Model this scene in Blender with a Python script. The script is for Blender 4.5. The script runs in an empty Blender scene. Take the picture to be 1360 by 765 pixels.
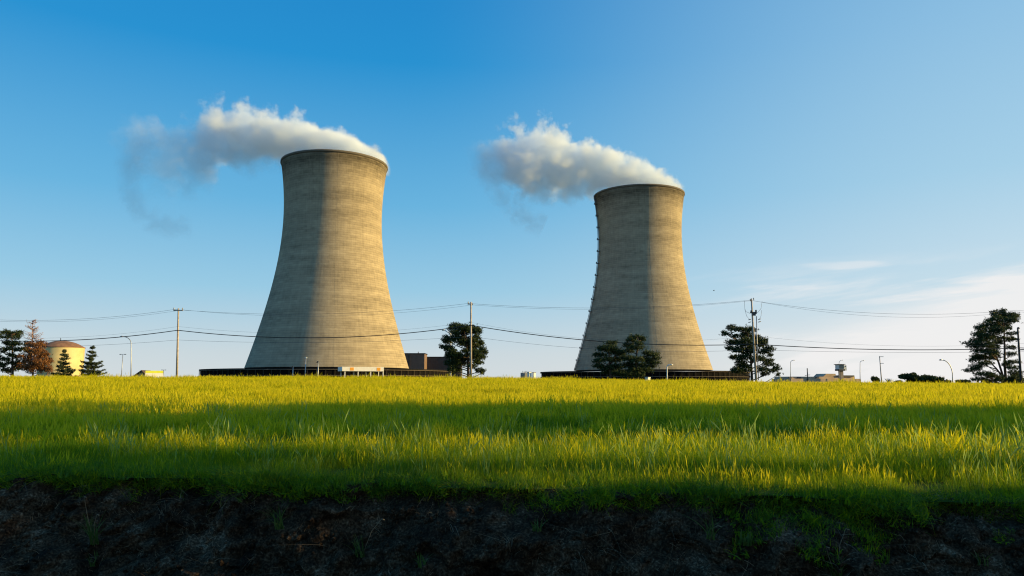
import bpy, bmesh, math, random
import numpy as np
from mathutils import Vector

R = math.radians
random.seed(7)
RNG = np.random.default_rng(11)
SC = bpy.context.scene
COL = SC.collection

# ------------------------------------------------------------------ camera
CAM_Z, FPX, HOR = 1.2, 982.0, 508.0           # focal length and horizon row on the 1360 px photograph
PITCH = math.atan((HOR - 382.5) / FPX)
cd = bpy.data.cameras.new('camera'); cam = bpy.data.objects.new('camera', cd); COL.objects.link(cam)
cd.sensor_width = 36; cd.lens = 36 * FPX / 1360; cd.clip_start = 0.05; cd.clip_end = 20000
cam.location = (0, 0, CAM_Z); cam.rotation_euler = (R(90) + PITCH, 0, 0)
SC.camera = cam

# ------------------------------------------------------------------ sky and sun
SUN_EL, SUN_AZ = 15.0, 90.0                    # azimuth clockwise from +Y (right of the picture = 90)
w = bpy.data.worlds.new('World'); SC.world = w; w.use_nodes = True
nt = w.node_tree; N = nt.nodes; L = nt.links
for n in list(N): N.remove(n)
def wn(t, **k):
    n = N.new(t)
    for a, b in k.items(): setattr(n, a, b)
    return n
def wmath(op, a, b=None, c=None):
    n = wn('ShaderNodeMath', operation=op)
    for i, v in enumerate((a, b, c)):
        if v is None: continue
        if isinstance(v, (int, float)): n.inputs[i].default_value = v
        else: L.new(v, n.inputs[i])
    return n.outputs[0]
def wrange(v, a, b, c=0.0, d=1.0, smooth=True):
    n = wn('ShaderNodeMapRange', interpolation_type='SMOOTHSTEP' if smooth else 'LINEAR')
    L.new(v, n.inputs[0])
    for i, x in enumerate((a, b, c, d)): n.inputs[i + 1].default_value = x
    return n.outputs[0]
sky = wn('ShaderNodeTexSky', sky_type='NISHITA')
sky.sun_disc = False; sky.sun_elevation = R(SUN_EL); sky.sun_rotation = R(SUN_AZ)
sky.altitude = 200; sky.air_density = 1.0; sky.dust_density = 0.6; sky.ozone_density = 2.2
# thin cirrus low in the sky on the sun's side
tc = wn('ShaderNodeTexCoord'); sp = wn('ShaderNodeSeparateXYZ'); L.new(tc.outputs['Generated'], sp.inputs[0])
el = wmath('ARCSINE', sp.outputs[2]); az = wmath('ARCTAN2', sp.outputs[0], sp.outputs[1])
cv = wn('ShaderNodeCombineXYZ'); L.new(wmath('MULTIPLY', az, 3.2), cv.inputs[0])
L.new(wmath('MULTIPLY', wmath('SUBTRACT', el, wmath('MULTIPLY', az, 0.10)), 26.0), cv.inputs[1])
ns = wn('ShaderNodeTexNoise'); ns.inputs['Scale'].default_value = 1.15; ns.inputs['Detail'].default_value = 7; ns.inputs['Roughness'].default_value = .58
ns.inputs['Distortion'].default_value = .35
L.new(cv.outputs[0], ns.inputs['Vector'])
# clear-air colour by height above the horizon: away from the sun and towards it, over the physical sky
EXPO = 0.68
def lin(c): return tuple((v / 255 / 12.92 if v / 255 <= .04045 else ((v / 255 + .055) / 1.055) ** 2.4) / (0.1 * 2 ** EXPO) for v in c)
def skyramp(stops):
    r = wn('ShaderNodeValToRGB'); e = r.color_ramp.elements
    while len(e) < len(stops): e.new(.5)
    for i, (d, c) in enumerate(stops): e[i].position = d / 40; e[i].color = (*lin(c), 1)
    L.new(wmath('DIVIDE', el, R(40)), r.inputs[0]); return r.outputs[0]
away = skyramp([(0, (212, 220, 225)), (2.2, (201, 215, 223)), (7, (152, 202, 228)), (13.5, (103, 180, 224)), (24, (30, 146, 211)), (38, (18, 120, 196))])
near = skyramp([(0, (230, 231, 231)), (2.5, (226, 231, 234)), (7, (200, 222, 234)), (14, (168, 209, 232)), (24, (144, 194, 228)), (38, (104, 168, 216))])
def wmix(f, a, b):
    n = wn('ShaderNodeMix', data_type='RGBA')
    if isinstance(f, float): n.inputs[0].default_value = f
    else: L.new(f, n.inputs[0])
    L.new(a, n.inputs[6]); L.new(b, n.inputs[7]); return n.outputs[2]
air = wmix(wrange(wmath('SINE', az), -.16, .66), away, near)
air = wmix(.93, sky.outputs[0], air)
m = wmath('MULTIPLY', wrange(ns.outputs['Fac'], .46, .70), wrange(az, .10, .50))
m = wmath('MULTIPLY', m, wrange(el, .165, .10))
# the broad thin cloud bank at the right: its top edge climbs to the right
edge = wmath('SUBTRACT', wmath('ADD', wmath('MULTIPLY', wmath('SUBTRACT', az, .36), .17), .080), el)
bankm = wmath('MULTIPLY', wrange(wmath('ADD', edge, wmath('MULTIPLY', wmath('SUBTRACT', ns.outputs['Fac'], .5), .05)), -.004, .030), wrange(az, .26, .60))
cl = wmath('MULTIPLY', wmath('ADD', wmath('MULTIPLY', m, .8), wmath('MULTIPLY', bankm, 1.0)), wrange(az, 1.5, .8))
for ca, ce, ha, he, k in ((.432, .143, .042, .0050, .28), (.352, .120, .045, .0035, .18), (.55, .118, .06, .004, .2)):
    dx_ = wmath('DIVIDE', wmath('SUBTRACT', az, ca), ha); dy_ = wmath('DIVIDE', wmath('SUBTRACT', wmath('ADD', el, wmath('MULTIPLY', wmath('SUBTRACT', az, ca), .05)), ce), he)
    rr_ = wmath('ADD', wmath('MULTIPLY', dx_, dx_), wmath('MULTIPLY', dy_, dy_))
    cl = wmath('ADD', cl, wmath('MULTIPLY', wrange(wmath('ADD', rr_, wmath('MULTIPLY', wmath('SUBTRACT', .5, ns.outputs['Fac']), 7.0)), 1.2, -.6), k))
cl = wmath('MINIMUM', cl, .85)
cw = wn('ShaderNodeRGB'); cw.outputs[0].default_value = (*lin((243, 241, 240)), 1)
bg = wn('ShaderNodeBackground'); bg.inputs['Strength'].default_value = 0.10
L.new(wmix(cl, air, cw.outputs[0]), bg.inputs[0]); wo = wn('ShaderNodeOutputWorld'); L.new(bg.outputs[0], wo.inputs[0])

sd = bpy.data.lights.new('sun', 'SUN'); sun = bpy.data.objects.new('sun', sd); COL.objects.link(sun)
sd.energy = 5.0; sd.angle = R(0.55); sd.color = (1.0, 0.72, 0.255)
sdir = Vector((math.sin(R(SUN_AZ)) * math.cos(R(SUN_EL)), math.cos(R(SUN_AZ)) * math.cos(R(SUN_EL)), math.sin(R(SUN_EL))))
sun.rotation_euler = sdir.to_track_quat('Z', 'Y').to_euler()

vs = SC.view_settings; vs.view_transform = 'Standard'; vs.look = 'None'; vs.gamma = 1; vs.exposure = EXPO; vs.use_curve_mapping = False
cy = SC.cycles
cy.use_denoising = True; cy.max_bounces = 12; cy.diffuse_bounces = 3; cy.glossy_bounces = 2; cy.transmission_bounces = 4
cy.transparent_max_bounces = 8; cy.volume_bounces = 12; cy.volume_max_steps = 256
cy.sample_clamp_indirect = 6; cy.filter_width = 1.15

# ------------------------------------------------------------------ helpers
def P(px, py, Y):
    """the point seen at photograph pixel (px, py) when it stands Y metres ahead"""
    dx = (px - 680) / FPX; dv = (382.5 - py) / FPX
    dy = math.cos(PITCH) - dv * math.sin(PITCH); dz = math.sin(PITCH) + dv * math.cos(PITCH)
    k = Y / dy
    return Vector((dx * k, Y, CAM_Z + dz * k))
def M(px, Y): return px * Y / FPX               # pixels to metres at that distance

def tag(o, label=None, cat=None, group=None, kind=None):
    if label: o['label'] = label
    if cat: o['category'] = cat
    if group: o['group'] = group
    if kind: o['kind'] = kind
    return o
def thing(name, loc, label, cat, group=None):
    o = bpy.data.objects.new(name, None); COL.objects.link(o); o.location = loc; o.empty_display_size = .3
    return tag(o, label, cat, group)

class MB:
    """collects vertices and faces; build() links them as one mesh object"""
    def __init__(s): s.v = []; s.f = []; s.smooth = []
    def add(s, vs, fs, smooth=False):
        b = len(s.v); s.v.extend([tuple(p) for p in vs]); s.f.extend([tuple(i + b for i in f) for f in fs]); s.smooth.extend([smooth] * len(fs))
        return s
    def box(s, c, d, rz=0.0):
        cx, cy_, cz = c; hx, hy, hz = d[0] / 2, d[1] / 2, d[2] / 2; co, si = math.cos(rz), math.sin(rz)
        vs = [(cx + co * x - si * y, cy_ + si * x + co * y, cz + z) for z in (-hz, hz) for y in (-hy, hy) for x in (-hx, hx)]
        return s.add(vs, [(0, 2, 3, 1), (4, 5, 7, 6), (0, 1, 5, 4), (2, 6, 7, 3), (0, 4, 6, 2), (1, 3, 7, 5)])
    def tube(s, pts, rad, n=8, caps=True):
        pts = [Vector(p) for p in pts]
        if isinstance(rad, (int, float)): rad = [rad] * len(pts)
        vs = []; fs = []
        u = None
        for i, p in enumerate(pts):
            t = (pts[min(i + 1, len(pts) - 1)] - pts[max(i - 1, 0)])
            if t.length < 1e-9: t = Vector((0, 0, 1))
            t.normalize()
            if u is None: u = t.orthogonal().normalized()
            else:
                u = u - t * u.dot(t)
                u = u.normalized() if u.length > 1e-6 else t.orthogonal().normalized()
            v = t.cross(u)
            for k in range(n):
                a = 2 * math.pi * k / n
                vs.append(p + (u * math.cos(a) + v * math.sin(a)) * rad[i])
        for i in range(len(pts) - 1):
            for k in range(n):
                fs.append((i * n + k, i * n + (k + 1) % n, (i + 1) * n + (k + 1) % n, (i + 1) * n + k))
        if caps: fs += [tuple(range(n - 1, -1, -1)), tuple(range((len(pts) - 1) * n, len(pts) * n))]
        return s.add(vs, fs, True)
    def lathe(s, prof, n=48, c=(0, 0, 0), a0=0.0, a1=2 * math.pi):
        full = abs(a1 - a0 - 2 * math.pi) < 1e-6; m = n if full else n + 1
        vs = [(c[0] + r * math.cos(a0 + (a1 - a0) * k / n), c[1] + r * math.sin(a0 + (a1 - a0) * k / n), c[2] + z) for r, z in prof for k in range(m)]
        fs = [(i * m + k, i * m + (k + 1) % m, (i + 1) * m + (k + 1) % m, (i + 1) * m + k) for i in range(len(prof) - 1) for k in range(n)]
        return s.add(vs, fs, True)
    def prism(s, poly, y0, y1):
        """extrude a polygon of (x, z) points from y0 to y1"""
        n = len(poly)
        vs = [(x, y0, z) for x, z in poly] + [(x, y1, z) for x, z in poly]
        fs = [tuple(range(n)), tuple(range(2 * n - 1, n - 1, -1))] + [(i, i + n, (i + 1) % n + n, (i + 1) % n) for i in range(n)]
        return s.add(vs, fs)
    def build(s, name, mat, parent=None):
        me = bpy.data.meshes.new(name); me.from_pydata(s.v, [], s.f); me.update()
        me.polygons.foreach_set('use_smooth', s.smooth)
        if mat: me.materials.append(mat)
        o = bpy.data.objects.new(name, me); COL.objects.link(o)
        if parent: o.parent = parent
        return o
def np_mesh(name, V, F, mat, parent=None, smooth=False, link=True):
    """fast mesh from arrays: V (n,3), F (m,k)"""
    V = np.asarray(V, np.float32); F = np.asarray(F, np.int32); k = F.shape[1]
    me = bpy.data.meshes.new(name); me.vertices.add(len(V)); me.vertices.foreach_set('co', V.ravel())
    me.loops.add(F.size); me.loops.foreach_set('vertex_index', F.ravel())
    me.polygons.add(len(F)); me.polygons.foreach_set('loop_start', np.arange(0, F.size, k, dtype=np.int32))
    me.polygons.foreach_set('loop_total', np.full(len(F), k, np.int32))
    me.polygons.foreach_set('use_smooth', np.full(len(F), smooth))
    me.update(calc_edges=True); me.validate()
    if mat: me.materials.append(mat)
    o = bpy.data.objects.new(name, me)
    if link: COL.objects.link(o)
    if parent: o.parent = parent
    return o
def dup(root, loc, label, group=None):
    r = root.copy(); COL.objects.link(r); r.location = loc; r['label'] = label
    if group: r['group'] = group
    for ch in list(root.children):
        c = ch.copy(); COL.objects.link(c); c.parent = r
        for g in list(ch.children):
            d = g.copy(); COL.objects.link(d); d.parent = c
    return r

# value noise
_TAB = RNG.random((256, 256)).astype(np.float64)
def vnoise(x, y):
    xi = np.floor(x).astype(int); yi = np.floor(y).astype(int); fx = x - xi; fy = y - yi
    fx = fx * fx * (3 - 2 * fx); fy = fy * fy * (3 - 2 * fy)
    g = lambda a, b: _TAB[a & 255, b & 255]
    return (g(xi, yi) * (1 - fx) + g(xi + 1, yi) * fx) * (1 - fy) + (g(xi, yi + 1) * (1 - fx) + g(xi + 1, yi + 1) * fx) * fy - .5
def fbm(x, y, o=5, gain=.5):
    s = 0; a = 1
    for i in range(o): s = s + a * vnoise(x + 17.3 * i, y + 9.1 * i); x = x * 2.03; y = y * 2.03; a *= gain
    return s

# ------------------------------------------------------------------ materials
def mat(name):
    m = bpy.data.materials.new(name); m.use_nodes = True
    return m, m.node_tree.nodes, m.node_tree.links, m.node_tree.nodes['Principled BSDF']
def ramp(Nn, stops, mode='LINEAR'):
    r = Nn.new('ShaderNodeValToRGB'); r.color_ramp.interpolation = mode
    e = r.color_ramp.elements
    while len(e) < len(stops): e.new(.5)
    for i, (p, c) in enumerate(stops): e[i].position = p; e[i].color = (*c, 1)
    return r
def plain(name, col, rough=.7, metal=0.0, var=.18, scale=1.5):
    """a painted / bare surface with uneven tone"""
    m, Nn, Ln, b = mat(name)
    t = Nn.new('ShaderNodeTexCoord'); n = Nn.new('ShaderNodeTexNoise'); n.inputs['Scale'].default_value = scale; n.inputs['Detail'].default_value = 6
    Ln.new(t.outputs['Object'], n.inputs['Vector'])
    r = ramp(Nn, [(.3, tuple(c * (1 - var) for c in col)), (.7, tuple(min(1, c * (1 + var)) for c in col))])
    Ln.new(n.outputs['Fac'], r.inputs[0]); Ln.new(r.outputs[0], b.inputs['Base Color'])
    b.inputs['Roughness'].default_value = rough; b.inputs['Metallic'].default_value = metal
    if rough > .94: b.inputs['Specular IOR Level'].default_value = .06
    return m
def leafy(name, c0, c1, trans=.35, scale=.6):
    m, Nn, Ln, b = mat(name)
    t = Nn.new('ShaderNodeNewGeometry'); n = Nn.new('ShaderNodeTexNoise'); n.inputs['Scale'].default_value = scale; n.inputs['Detail'].default_value = 3
    Ln.new(t.outputs['Position'], n.inputs['Vector'])
    add = Nn.new('ShaderNodeMath'); add.operation = 'MULTIPLY_ADD'; add.inputs[1].default_value = .5
    Ln.new(t.outputs['Random Per Island'], add.inputs[0])
    sc = Nn.new('ShaderNodeMath'); sc.operation = 'MULTIPLY'; sc.inputs[1].default_value = .5; Ln.new(n.outputs['Fac'], sc.inputs[0]); Ln.new(sc.outputs[0], add.inputs[2])
    r = ramp(Nn, [(.15, c0), (.85, c1)]); Ln.new(add.outputs[0], r.inputs[0])
    Ln.new(r.outputs[0], b.inputs['Base Color']); b.inputs['Roughness'].default_value = .6; b.inputs['Specular IOR Level'].default_value = .25
    tr = Nn.new('ShaderNodeBsdfTranslucent'); Ln.new(r.outputs[0], tr.inputs[0])
    mx = Nn.new('ShaderNodeMixShader'); mx.inputs[0].default_value = trans
    out = Nn['Material Output']; Ln.new(b.outputs[0], mx.inputs[1]); Ln.new(tr.outputs[0], mx.inputs[2]); Ln.new(mx.outputs[0], out.inputs[0])
    return m

def concrete_shell():
    m, Nn, Ln, b = mat('weathered_concrete')
    t = Nn.new('ShaderNodeTexCoord'); s = Nn.new('ShaderNodeSeparateXYZ'); Ln.new(t.outputs['Object'], s.inputs[0])
    def mt(op, a, c=None, d=None):
        n = Nn.new('ShaderNodeMath'); n.operation = op
        for i, v in enumerate((a, c, d)):
            if v is None: continue
            if isinstance(v, (int, float)): n.inputs[i].default_value = v
            else: Ln.new(v, n.inputs[i])
        return n.outputs[0]
    ang = mt('ARCTAN2', s.outputs[1], s.outputs[0])
    z = s.outputs[2]
    lift = mt('DIVIDE', z, 1.5)                                   # casting lifts of 1.5 m
    fr = mt('FRACT', lift); li = mt('FLOOR', lift)
    joint = mt('LESS_THAN', fr, .09)
    # tone of each lift, broken up along the circumference
    cb = Nn.new('ShaderNodeCombineXYZ'); Ln.new(mt('MULTIPLY', ang, 5.0), cb.inputs[0]); Ln.new(mt('MULTIPLY', li, 3.7), cb.inputs[1])
    n1 = Nn.new('ShaderNodeTexNoise'); n1.inputs['Scale'].default_value = 1.0; n1.inputs['Detail'].default_value = 3; Ln.new(cb.outputs[0], n1.inputs['Vector'])
    # formwork panels
    pn = mt('FLOOR', mt('MULTIPLY', ang, 26.0))
    cb2 = Nn.new('ShaderNodeCombineXYZ'); Ln.new(pn, cb2.inputs[0]); Ln.new(li, cb2.inputs[1])
    wh = Nn.new('ShaderNodeTexWhiteNoise'); wh.noise_dimensions = '2D'; Ln.new(cb2.outputs[0], wh.inputs['Vector'])
    # long vertical streaks
    cb3 = Nn.new('ShaderNodeCombineXYZ'); Ln.new(mt('MULTIPLY', ang, 34.0), cb3.inputs[0]); Ln.new(mt('MULTIPLY', z, .045), cb3.inputs[1])
    n2 = Nn.new('ShaderNodeTexNoise'); n2.inputs['Scale'].default_value = 1.0; n2.inputs['Detail'].default_value = 5; n2.inputs['Roughness'].default_value = .6; Ln.new(cb3.outputs[0], n2.inputs['Vector'])
    # big blotches
    n3 = Nn.new('ShaderNodeTexNoise'); n3.inputs['Scale'].default_value = .035; n3.inputs['Detail'].default_value = 6; n3.inputs['Roughness'].default_value = .6; Ln.new(t.outputs['Object'], n3.inputs['Vector'])
    n4 = Nn.new('ShaderNodeTexNoise'); n4.inputs['Scale'].default_value = .5; n4.inputs['Detail'].default_value = 5; n4.inputs['Roughness'].default_value = .7; Ln.new(t.outputs['Object'], n4.inputs['Vector'])
    # wide darker / lighter courses
    cb5 = Nn.new('ShaderNodeCombineXYZ'); Ln.new(mt('MULTIPLY', ang, .6), cb5.inputs[0]); Ln.new(mt('MULTIPLY', z, .16), cb5.inputs[1])
    n5 = Nn.new('ShaderNodeTexNoise'); n5.inputs['Scale'].default_value = 1; n5.inputs['Detail'].default_value = 4; Ln.new(cb5.outputs[0], n5.inputs['Vector'])
    v = mt('MULTIPLY_ADD', mt('SUBTRACT', n1.outputs['Fac'], .5), .72, 1.0)
    v = mt('ADD', v, mt('MULTIPLY', mt('SUBTRACT', wh.outputs['Value'], .5), .08))
    v = mt('ADD', v, mt('MULTIPLY', mt('SUBTRACT', n2.outputs['Fac'], .5), .50))
    v = mt('ADD', v, mt('MULTIPLY', mt('SUBTRACT', n3.outputs['Fac'], .5), .34))
    v = mt('ADD', v, mt('MULTIPLY', mt('SUBTRACT', n4.outputs['Fac'], .5), .22))
    v = mt('ADD', v, mt('MULTIPLY', mt('SUBTRACT', n5.outputs['Fac'], .5), .80))
    v = mt('SUBTRACT', v, mt('MULTIPLY', joint, .32))
    # damp algae-dark stain running down from the rim
    tb = Nn.new('ShaderNodeMapRange'); tb.interpolation_type = 'SMOOTHSTEP'
    Ln.new(mt('ADD', z, mt('MULTIPLY', mt('SUBTRACT', n2.outputs['Fac'], .5), 26.0)), tb.inputs[0])
    for i, x in enumerate((132., 150., 0., .52)): tb.inputs[i + 1].default_value = x
    v = mt('SUBTRACT', v, tb.outputs[0])
    r = Nn.new('ShaderNodeMix'); r.data_type = 'RGBA'; r.blend_type = 'MULTIPLY'; r.inputs[0].default_value = 1
    r.inputs[6].default_value = (.338, .277, .190, 1)
    cc = Nn.new('ShaderNodeCombineColor'); [Ln.new(v, cc.inputs[i]) for i in range(3)]
    Ln.new(cc.outputs[0], r.inputs[7]); Ln.new(r.outputs[2], b.inputs['Base Color'])
    b.inputs['Roughness'].default_value = .92; b.inputs['Specular IOR Level'].default_value = .15
    bp = Nn.new('ShaderNodeBump'); bp.inputs['Strength'].default_value = .55; bp.inputs['Distance'].default_value = .25
    hgt = mt('SUBTRACT', mt('MULTIPLY', n4.outputs['Fac'], .8), mt('MULTIPLY', joint, .6))
    Ln.new(hgt, bp.inputs['Height']); Ln.new(bp.outputs[0], b.inputs['Normal'])
    return m

MAT = dict(
    shell=concrete_shell(),
    rim=plain('rim_concrete', (.12, .10, .075), .9),
    beam=plain('weathered_beam', (.36, .31, .25), .85),
    louvre=plain('dark_louvre', (.008, .008, .009), 1.0), ringbeam=plain('dark_timber_beam', (.13, .105, .08), .95), ringpost=plain('dark_timber_post', (.055, .045, .036), .95),
    deck=plain('dark_roofing', (.020, .020, .022), 1.0),
    steel=plain('galvanised_steel', (.34, .35, .36), .5, .6),
    darksteel=plain('dark_steel', (.05, .05, .055), .5, .3),
    wood=plain('weathered_wood', (.40, .33, .27), .9, 0, .25, 3),
    darkwood=plain('dark_tarred_wood', (.035, .03, .027), .9, 0, .3, 3),
    conductor=plain('dull_conductor', (.31, .255, .175), .9),
    insul=plain('grey_porcelain', (.30, .30, .31), .3),
    cable=plain('black_cable', (.010, .010, .011), .6),
    wire=plain('bare_wire', (.10, .11, .12), .5, .5),
    tank=plain('cream_tank_paint', (.55, .45, .22), .6, 0, .12, .3),
    tankroof=plain('rusty_dome', (.22, .11, .055), .8, 0, .3, .5),
    brown=plain('brown_cladding', (.16, .10, .075), .7, 0, .15, .3),
    ribbed=plain('dark_ribbed_cladding', (.055, .045, .045), .6, 0, .15, .4),
    white=plain('white_paint', (.72, .70, .66), .5, 0, .08, 1),
    orange=plain('orange_panel', (.75, .33, .03), .5, 0, .08, 1),
    lime=plain('lime_yellow_panel', (.62, .66, .06), .5, 0, .08, 1),
    tan=plain('tan_wall', (.42, .31, .22), .85, 0, .2, .25),
    parapet=plain('dark_flat_roof', (.07, .07, .08), .8),
    teal=plain('blue_grey_glass', (.05, .085, .10), .15),
    shingle=plain('brown_shingle', (.085, .055, .04), .9, 0, .3, .6),
    grey=plain('grey_equipment', (.22, .23, .24), .6, 0, .2, .6),
    bark=plain('pine_bark', (.085, .06, .045), .95, 0, .35, 3),
    deadbark=plain('dead_pink_bark', (.26, .17, .15), .95, 0, .3, 3),
    pine=leafy('pine_needles', (.016, .030, .010), (.058, .085, .022), .2),
    spruce=leafy('spruce_needles', (.024, .040, .024), (.075, .095, .036), .18),
    rust=leafy('rusty_dead_needles', (.12, .052, .020), (.33, .15, .055), .2),
    broad=leafy('broad_leaves', (.030, .050, .016), (.075, .095, .030), .3),
    bird=plain('dark_feathers', (.03, .03, .03), .8),
)

# ------------------------------------------------------------------ terrain
def edge_y(x): return 8.40 - .14 * np.clip(x, -30, 30) + .22 * fbm(x * .55, x * 0 + 3.3, 3) + .10 * fbm(x * 2.1, x * 0 + 8.1, 3)
def field_z(x, y):
    """the field climbs from the bank to a crest about 52 m off, then falls away to level ground"""
    d = np.asarray(y, float); x = np.asarray(x, float)
    up = .0226 * np.clip(d - 8, -4, 44)
    t = np.clip((d - 50) / 26, 0, 1); t = t * t * (3 - 2 * t)
    roll = np.interp(x, [-90, -29, -16, 1, 17, 35, 90], [.62, .33, .32, .24, -.02, -.18, -.55]) * np.clip((d - 4) / 46, 0, 1.05) * (1 - .75 * t)
    rough = .05 * fbm(x * .25, d * .25, 3) + .03 * fbm(x * 1.1, d * 1.1, 2)
    far = 1 - np.clip((d - 120) / 200, 0, 1)
    return up * (1 - t) + t * .3 + roll * far + rough * far
def axis(fine, step, far, grow):
    a = [0.0]; s = step
    while a[-1] < far:
        if a[-1] > fine: s *= grow
        a.append(a[-1] + s)
    return np.array(a)
ax = axis(9.5, .045, 6000, 1.09); XS = np.concatenate([-ax[:0:-1], ax])
def grid(name, X, Y, Z, m):
    n, k = X.shape
    V = np.stack([X, Y, Z], -1).reshape(-1, 3)
    i = np.arange(n - 1)[:, None] * k + np.arange(k - 1)[None]; i = i.ravel()
    return np_mesh(name, V, np.stack([i, i + 1, i + k + 1, i + k], 1), m, smooth=True)
EY = edge_y(XS); EZ = field_z(XS, EY)
def field_mat():
    m, Nn, Ln, b = mat('turf_soil')
    g = Nn.new('ShaderNodeNewGeometry'); n = Nn.new('ShaderNodeTexNoise'); n.inputs['Scale'].default_value = 3.0; n.inputs['Detail'].default_value = 8
    Ln.new(g.outputs['Position'], n.inputs['Vector'])
    r = ramp(Nn, [(.3, (.018, .030, .006)), (.55, (.050, .075, .010)), (.8, (.09, .10, .018))]); Ln.new(n.outputs['Fac'], r.inputs[0])
    Ln.new(r.outputs[0], b.inputs['Base Color']); b.inputs['Roughness'].default_value = 1; b.inputs['Specular IOR Level'].default_value = .05
    return m
ay = axis(8, .12, 8000, 1.085)
off = np.repeat(ay[:, None], len(XS), 1)
FX = np.repeat(XS[None], len(ay), 0); FY = EY[None] + off
FZ = field_z(FX, FY); FZ[0] = EZ
tag(grid('ground', FX, FY, FZ, field_mat()), kind='structure')

def soil_mat():
    m, Nn, Ln, b = mat('dark_soil')
    g = Nn.new('ShaderNodeNewGeometry')
    n = Nn.new('ShaderNodeTexNoise'); n.inputs['Scale'].default_value = 2.2; n.inputs['Detail'].default_value = 9; n.inputs['Roughness'].default_value = .68
    n2 = Nn.new('ShaderNodeTexNoise'); n2.inputs['Scale'].default_value = 38; n2.inputs['Detail'].default_value = 5
    for q in (n, n2): Ln.new(g.outputs['Position'], q.inputs['Vector'])
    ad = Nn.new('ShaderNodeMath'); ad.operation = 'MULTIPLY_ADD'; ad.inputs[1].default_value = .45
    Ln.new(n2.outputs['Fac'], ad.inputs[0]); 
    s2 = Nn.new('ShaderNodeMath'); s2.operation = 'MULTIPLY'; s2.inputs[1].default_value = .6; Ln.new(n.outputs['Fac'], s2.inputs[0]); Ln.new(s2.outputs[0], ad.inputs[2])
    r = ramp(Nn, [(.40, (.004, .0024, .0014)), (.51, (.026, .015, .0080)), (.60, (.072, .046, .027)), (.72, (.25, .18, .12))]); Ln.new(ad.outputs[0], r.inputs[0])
    Ln.new(r.outputs[0], b.inputs['Base Color']); b.inputs['Roughness'].default_value = 1; b.inputs['Specular IOR Level'].default_value = .1
    bp = Nn.new('ShaderNodeBump'); bp.inputs['Strength'].default_value = .9; bp.inputs['Distance'].default_value = .03
    Ln.new(ad.outputs[0], bp.inputs['Height']); Ln.new(bp.outputs[0], b.inputs['Normal'])
    return m
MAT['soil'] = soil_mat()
NB = 74
def bank_point(x, t, rough=True):
    """t = 0 at the turf edge, 1 at the toe of the bank in the ditch"""
    ey = edge_y(x); ez = field_z(x, ey)
    drop = 1.15 + .15 * fbm(x * .4, x * 0 + 5.5, 2)
    under = .10 * np.sin(np.clip(t / .22, 0, 1) * math.pi) * (1 + 1.2 * fbm(x * .9, x * 0 + 2.2, 3))
    run = 1.02 + .3 * fbm(x * .5, x * 0 + 1.1, 3)
    y = ey - run * t ** 1.25 + under
    z = ez - drop * t
    if rough:
        k = np.clip(t / .06, 0, 1) * np.clip((1.02 - t) / .1, 0, 1)
        y = y - k * (.42 * fbm(x * 1.3, t * 2.6 + 4, 5) + .26 * np.abs(fbm(x * 4.2, t * 5.0, 4)) + .09 * fbm(x * 14, t * 14, 3))
        z = z + k * (.10 * fbm(x * 2.2 + 31, t * 3.5, 4) + .05 * fbm(x * 11 + 7, t * 11, 3))
    return y, z
T = np.linspace(0, 1, NB)[:, None]
BX = np.repeat(XS[None], NB, 0); BY, BZ = bank_point(BX, np.repeat(T, len(XS), 1))
BX = BX + .03 * fbm(BX * 9, BZ * 9 + 3, 2) * (np.abs(BX) < 12)
BX[0] = XS; BX[-1] = XS
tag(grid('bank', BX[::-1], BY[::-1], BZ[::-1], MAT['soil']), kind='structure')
# verge and road on the camera's side of the ditch
def verge_mat():
    m, Nn, Ln, b = mat('verge_earth')
    g = Nn.new('ShaderNodeNewGeometry'); n = Nn.new('ShaderNodeTexNoise'); n.inputs['Scale'].default_value = 4; n.inputs['Detail'].default_value = 8
    Ln.new(g.outputs['Position'], n.inputs['Vector'])
    r = ramp(Nn, [(.35, (.018, .015, .010)), (.7, (.045, .05, .022))]); Ln.new(n.outputs['Fac'], r.inputs[0]); Ln.new(r.outputs[0], b.inputs['Base Color'])
    b.inputs['Roughness'].default_value = 1
    return m
vo = np.array([0, .3, .8, 1.5, 2.5, 3.5, 5, 6, 8, 12, 20, 40, 100, 400, 2000, 6000])[:, None]
VX = np.repeat(XS[None], len(vo), 0); VY = BY[-1][None] - vo
VZ = BZ[-1][None] * np.exp(-vo / 1.2) + (1 - np.exp(-vo / 1.2)) * (-.45)
tag(grid('verge', VX[::-1], VY[::-1], VZ[::-1], verge_mat()), kind='structure')
m = MB(); m.box((0, -3.2, -.42), (3000, 6.4, .05)); tag(m.build('road', plain('asphalt', (.05, .05, .052), .9, 0, .2, 8)), kind='structure')

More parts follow.
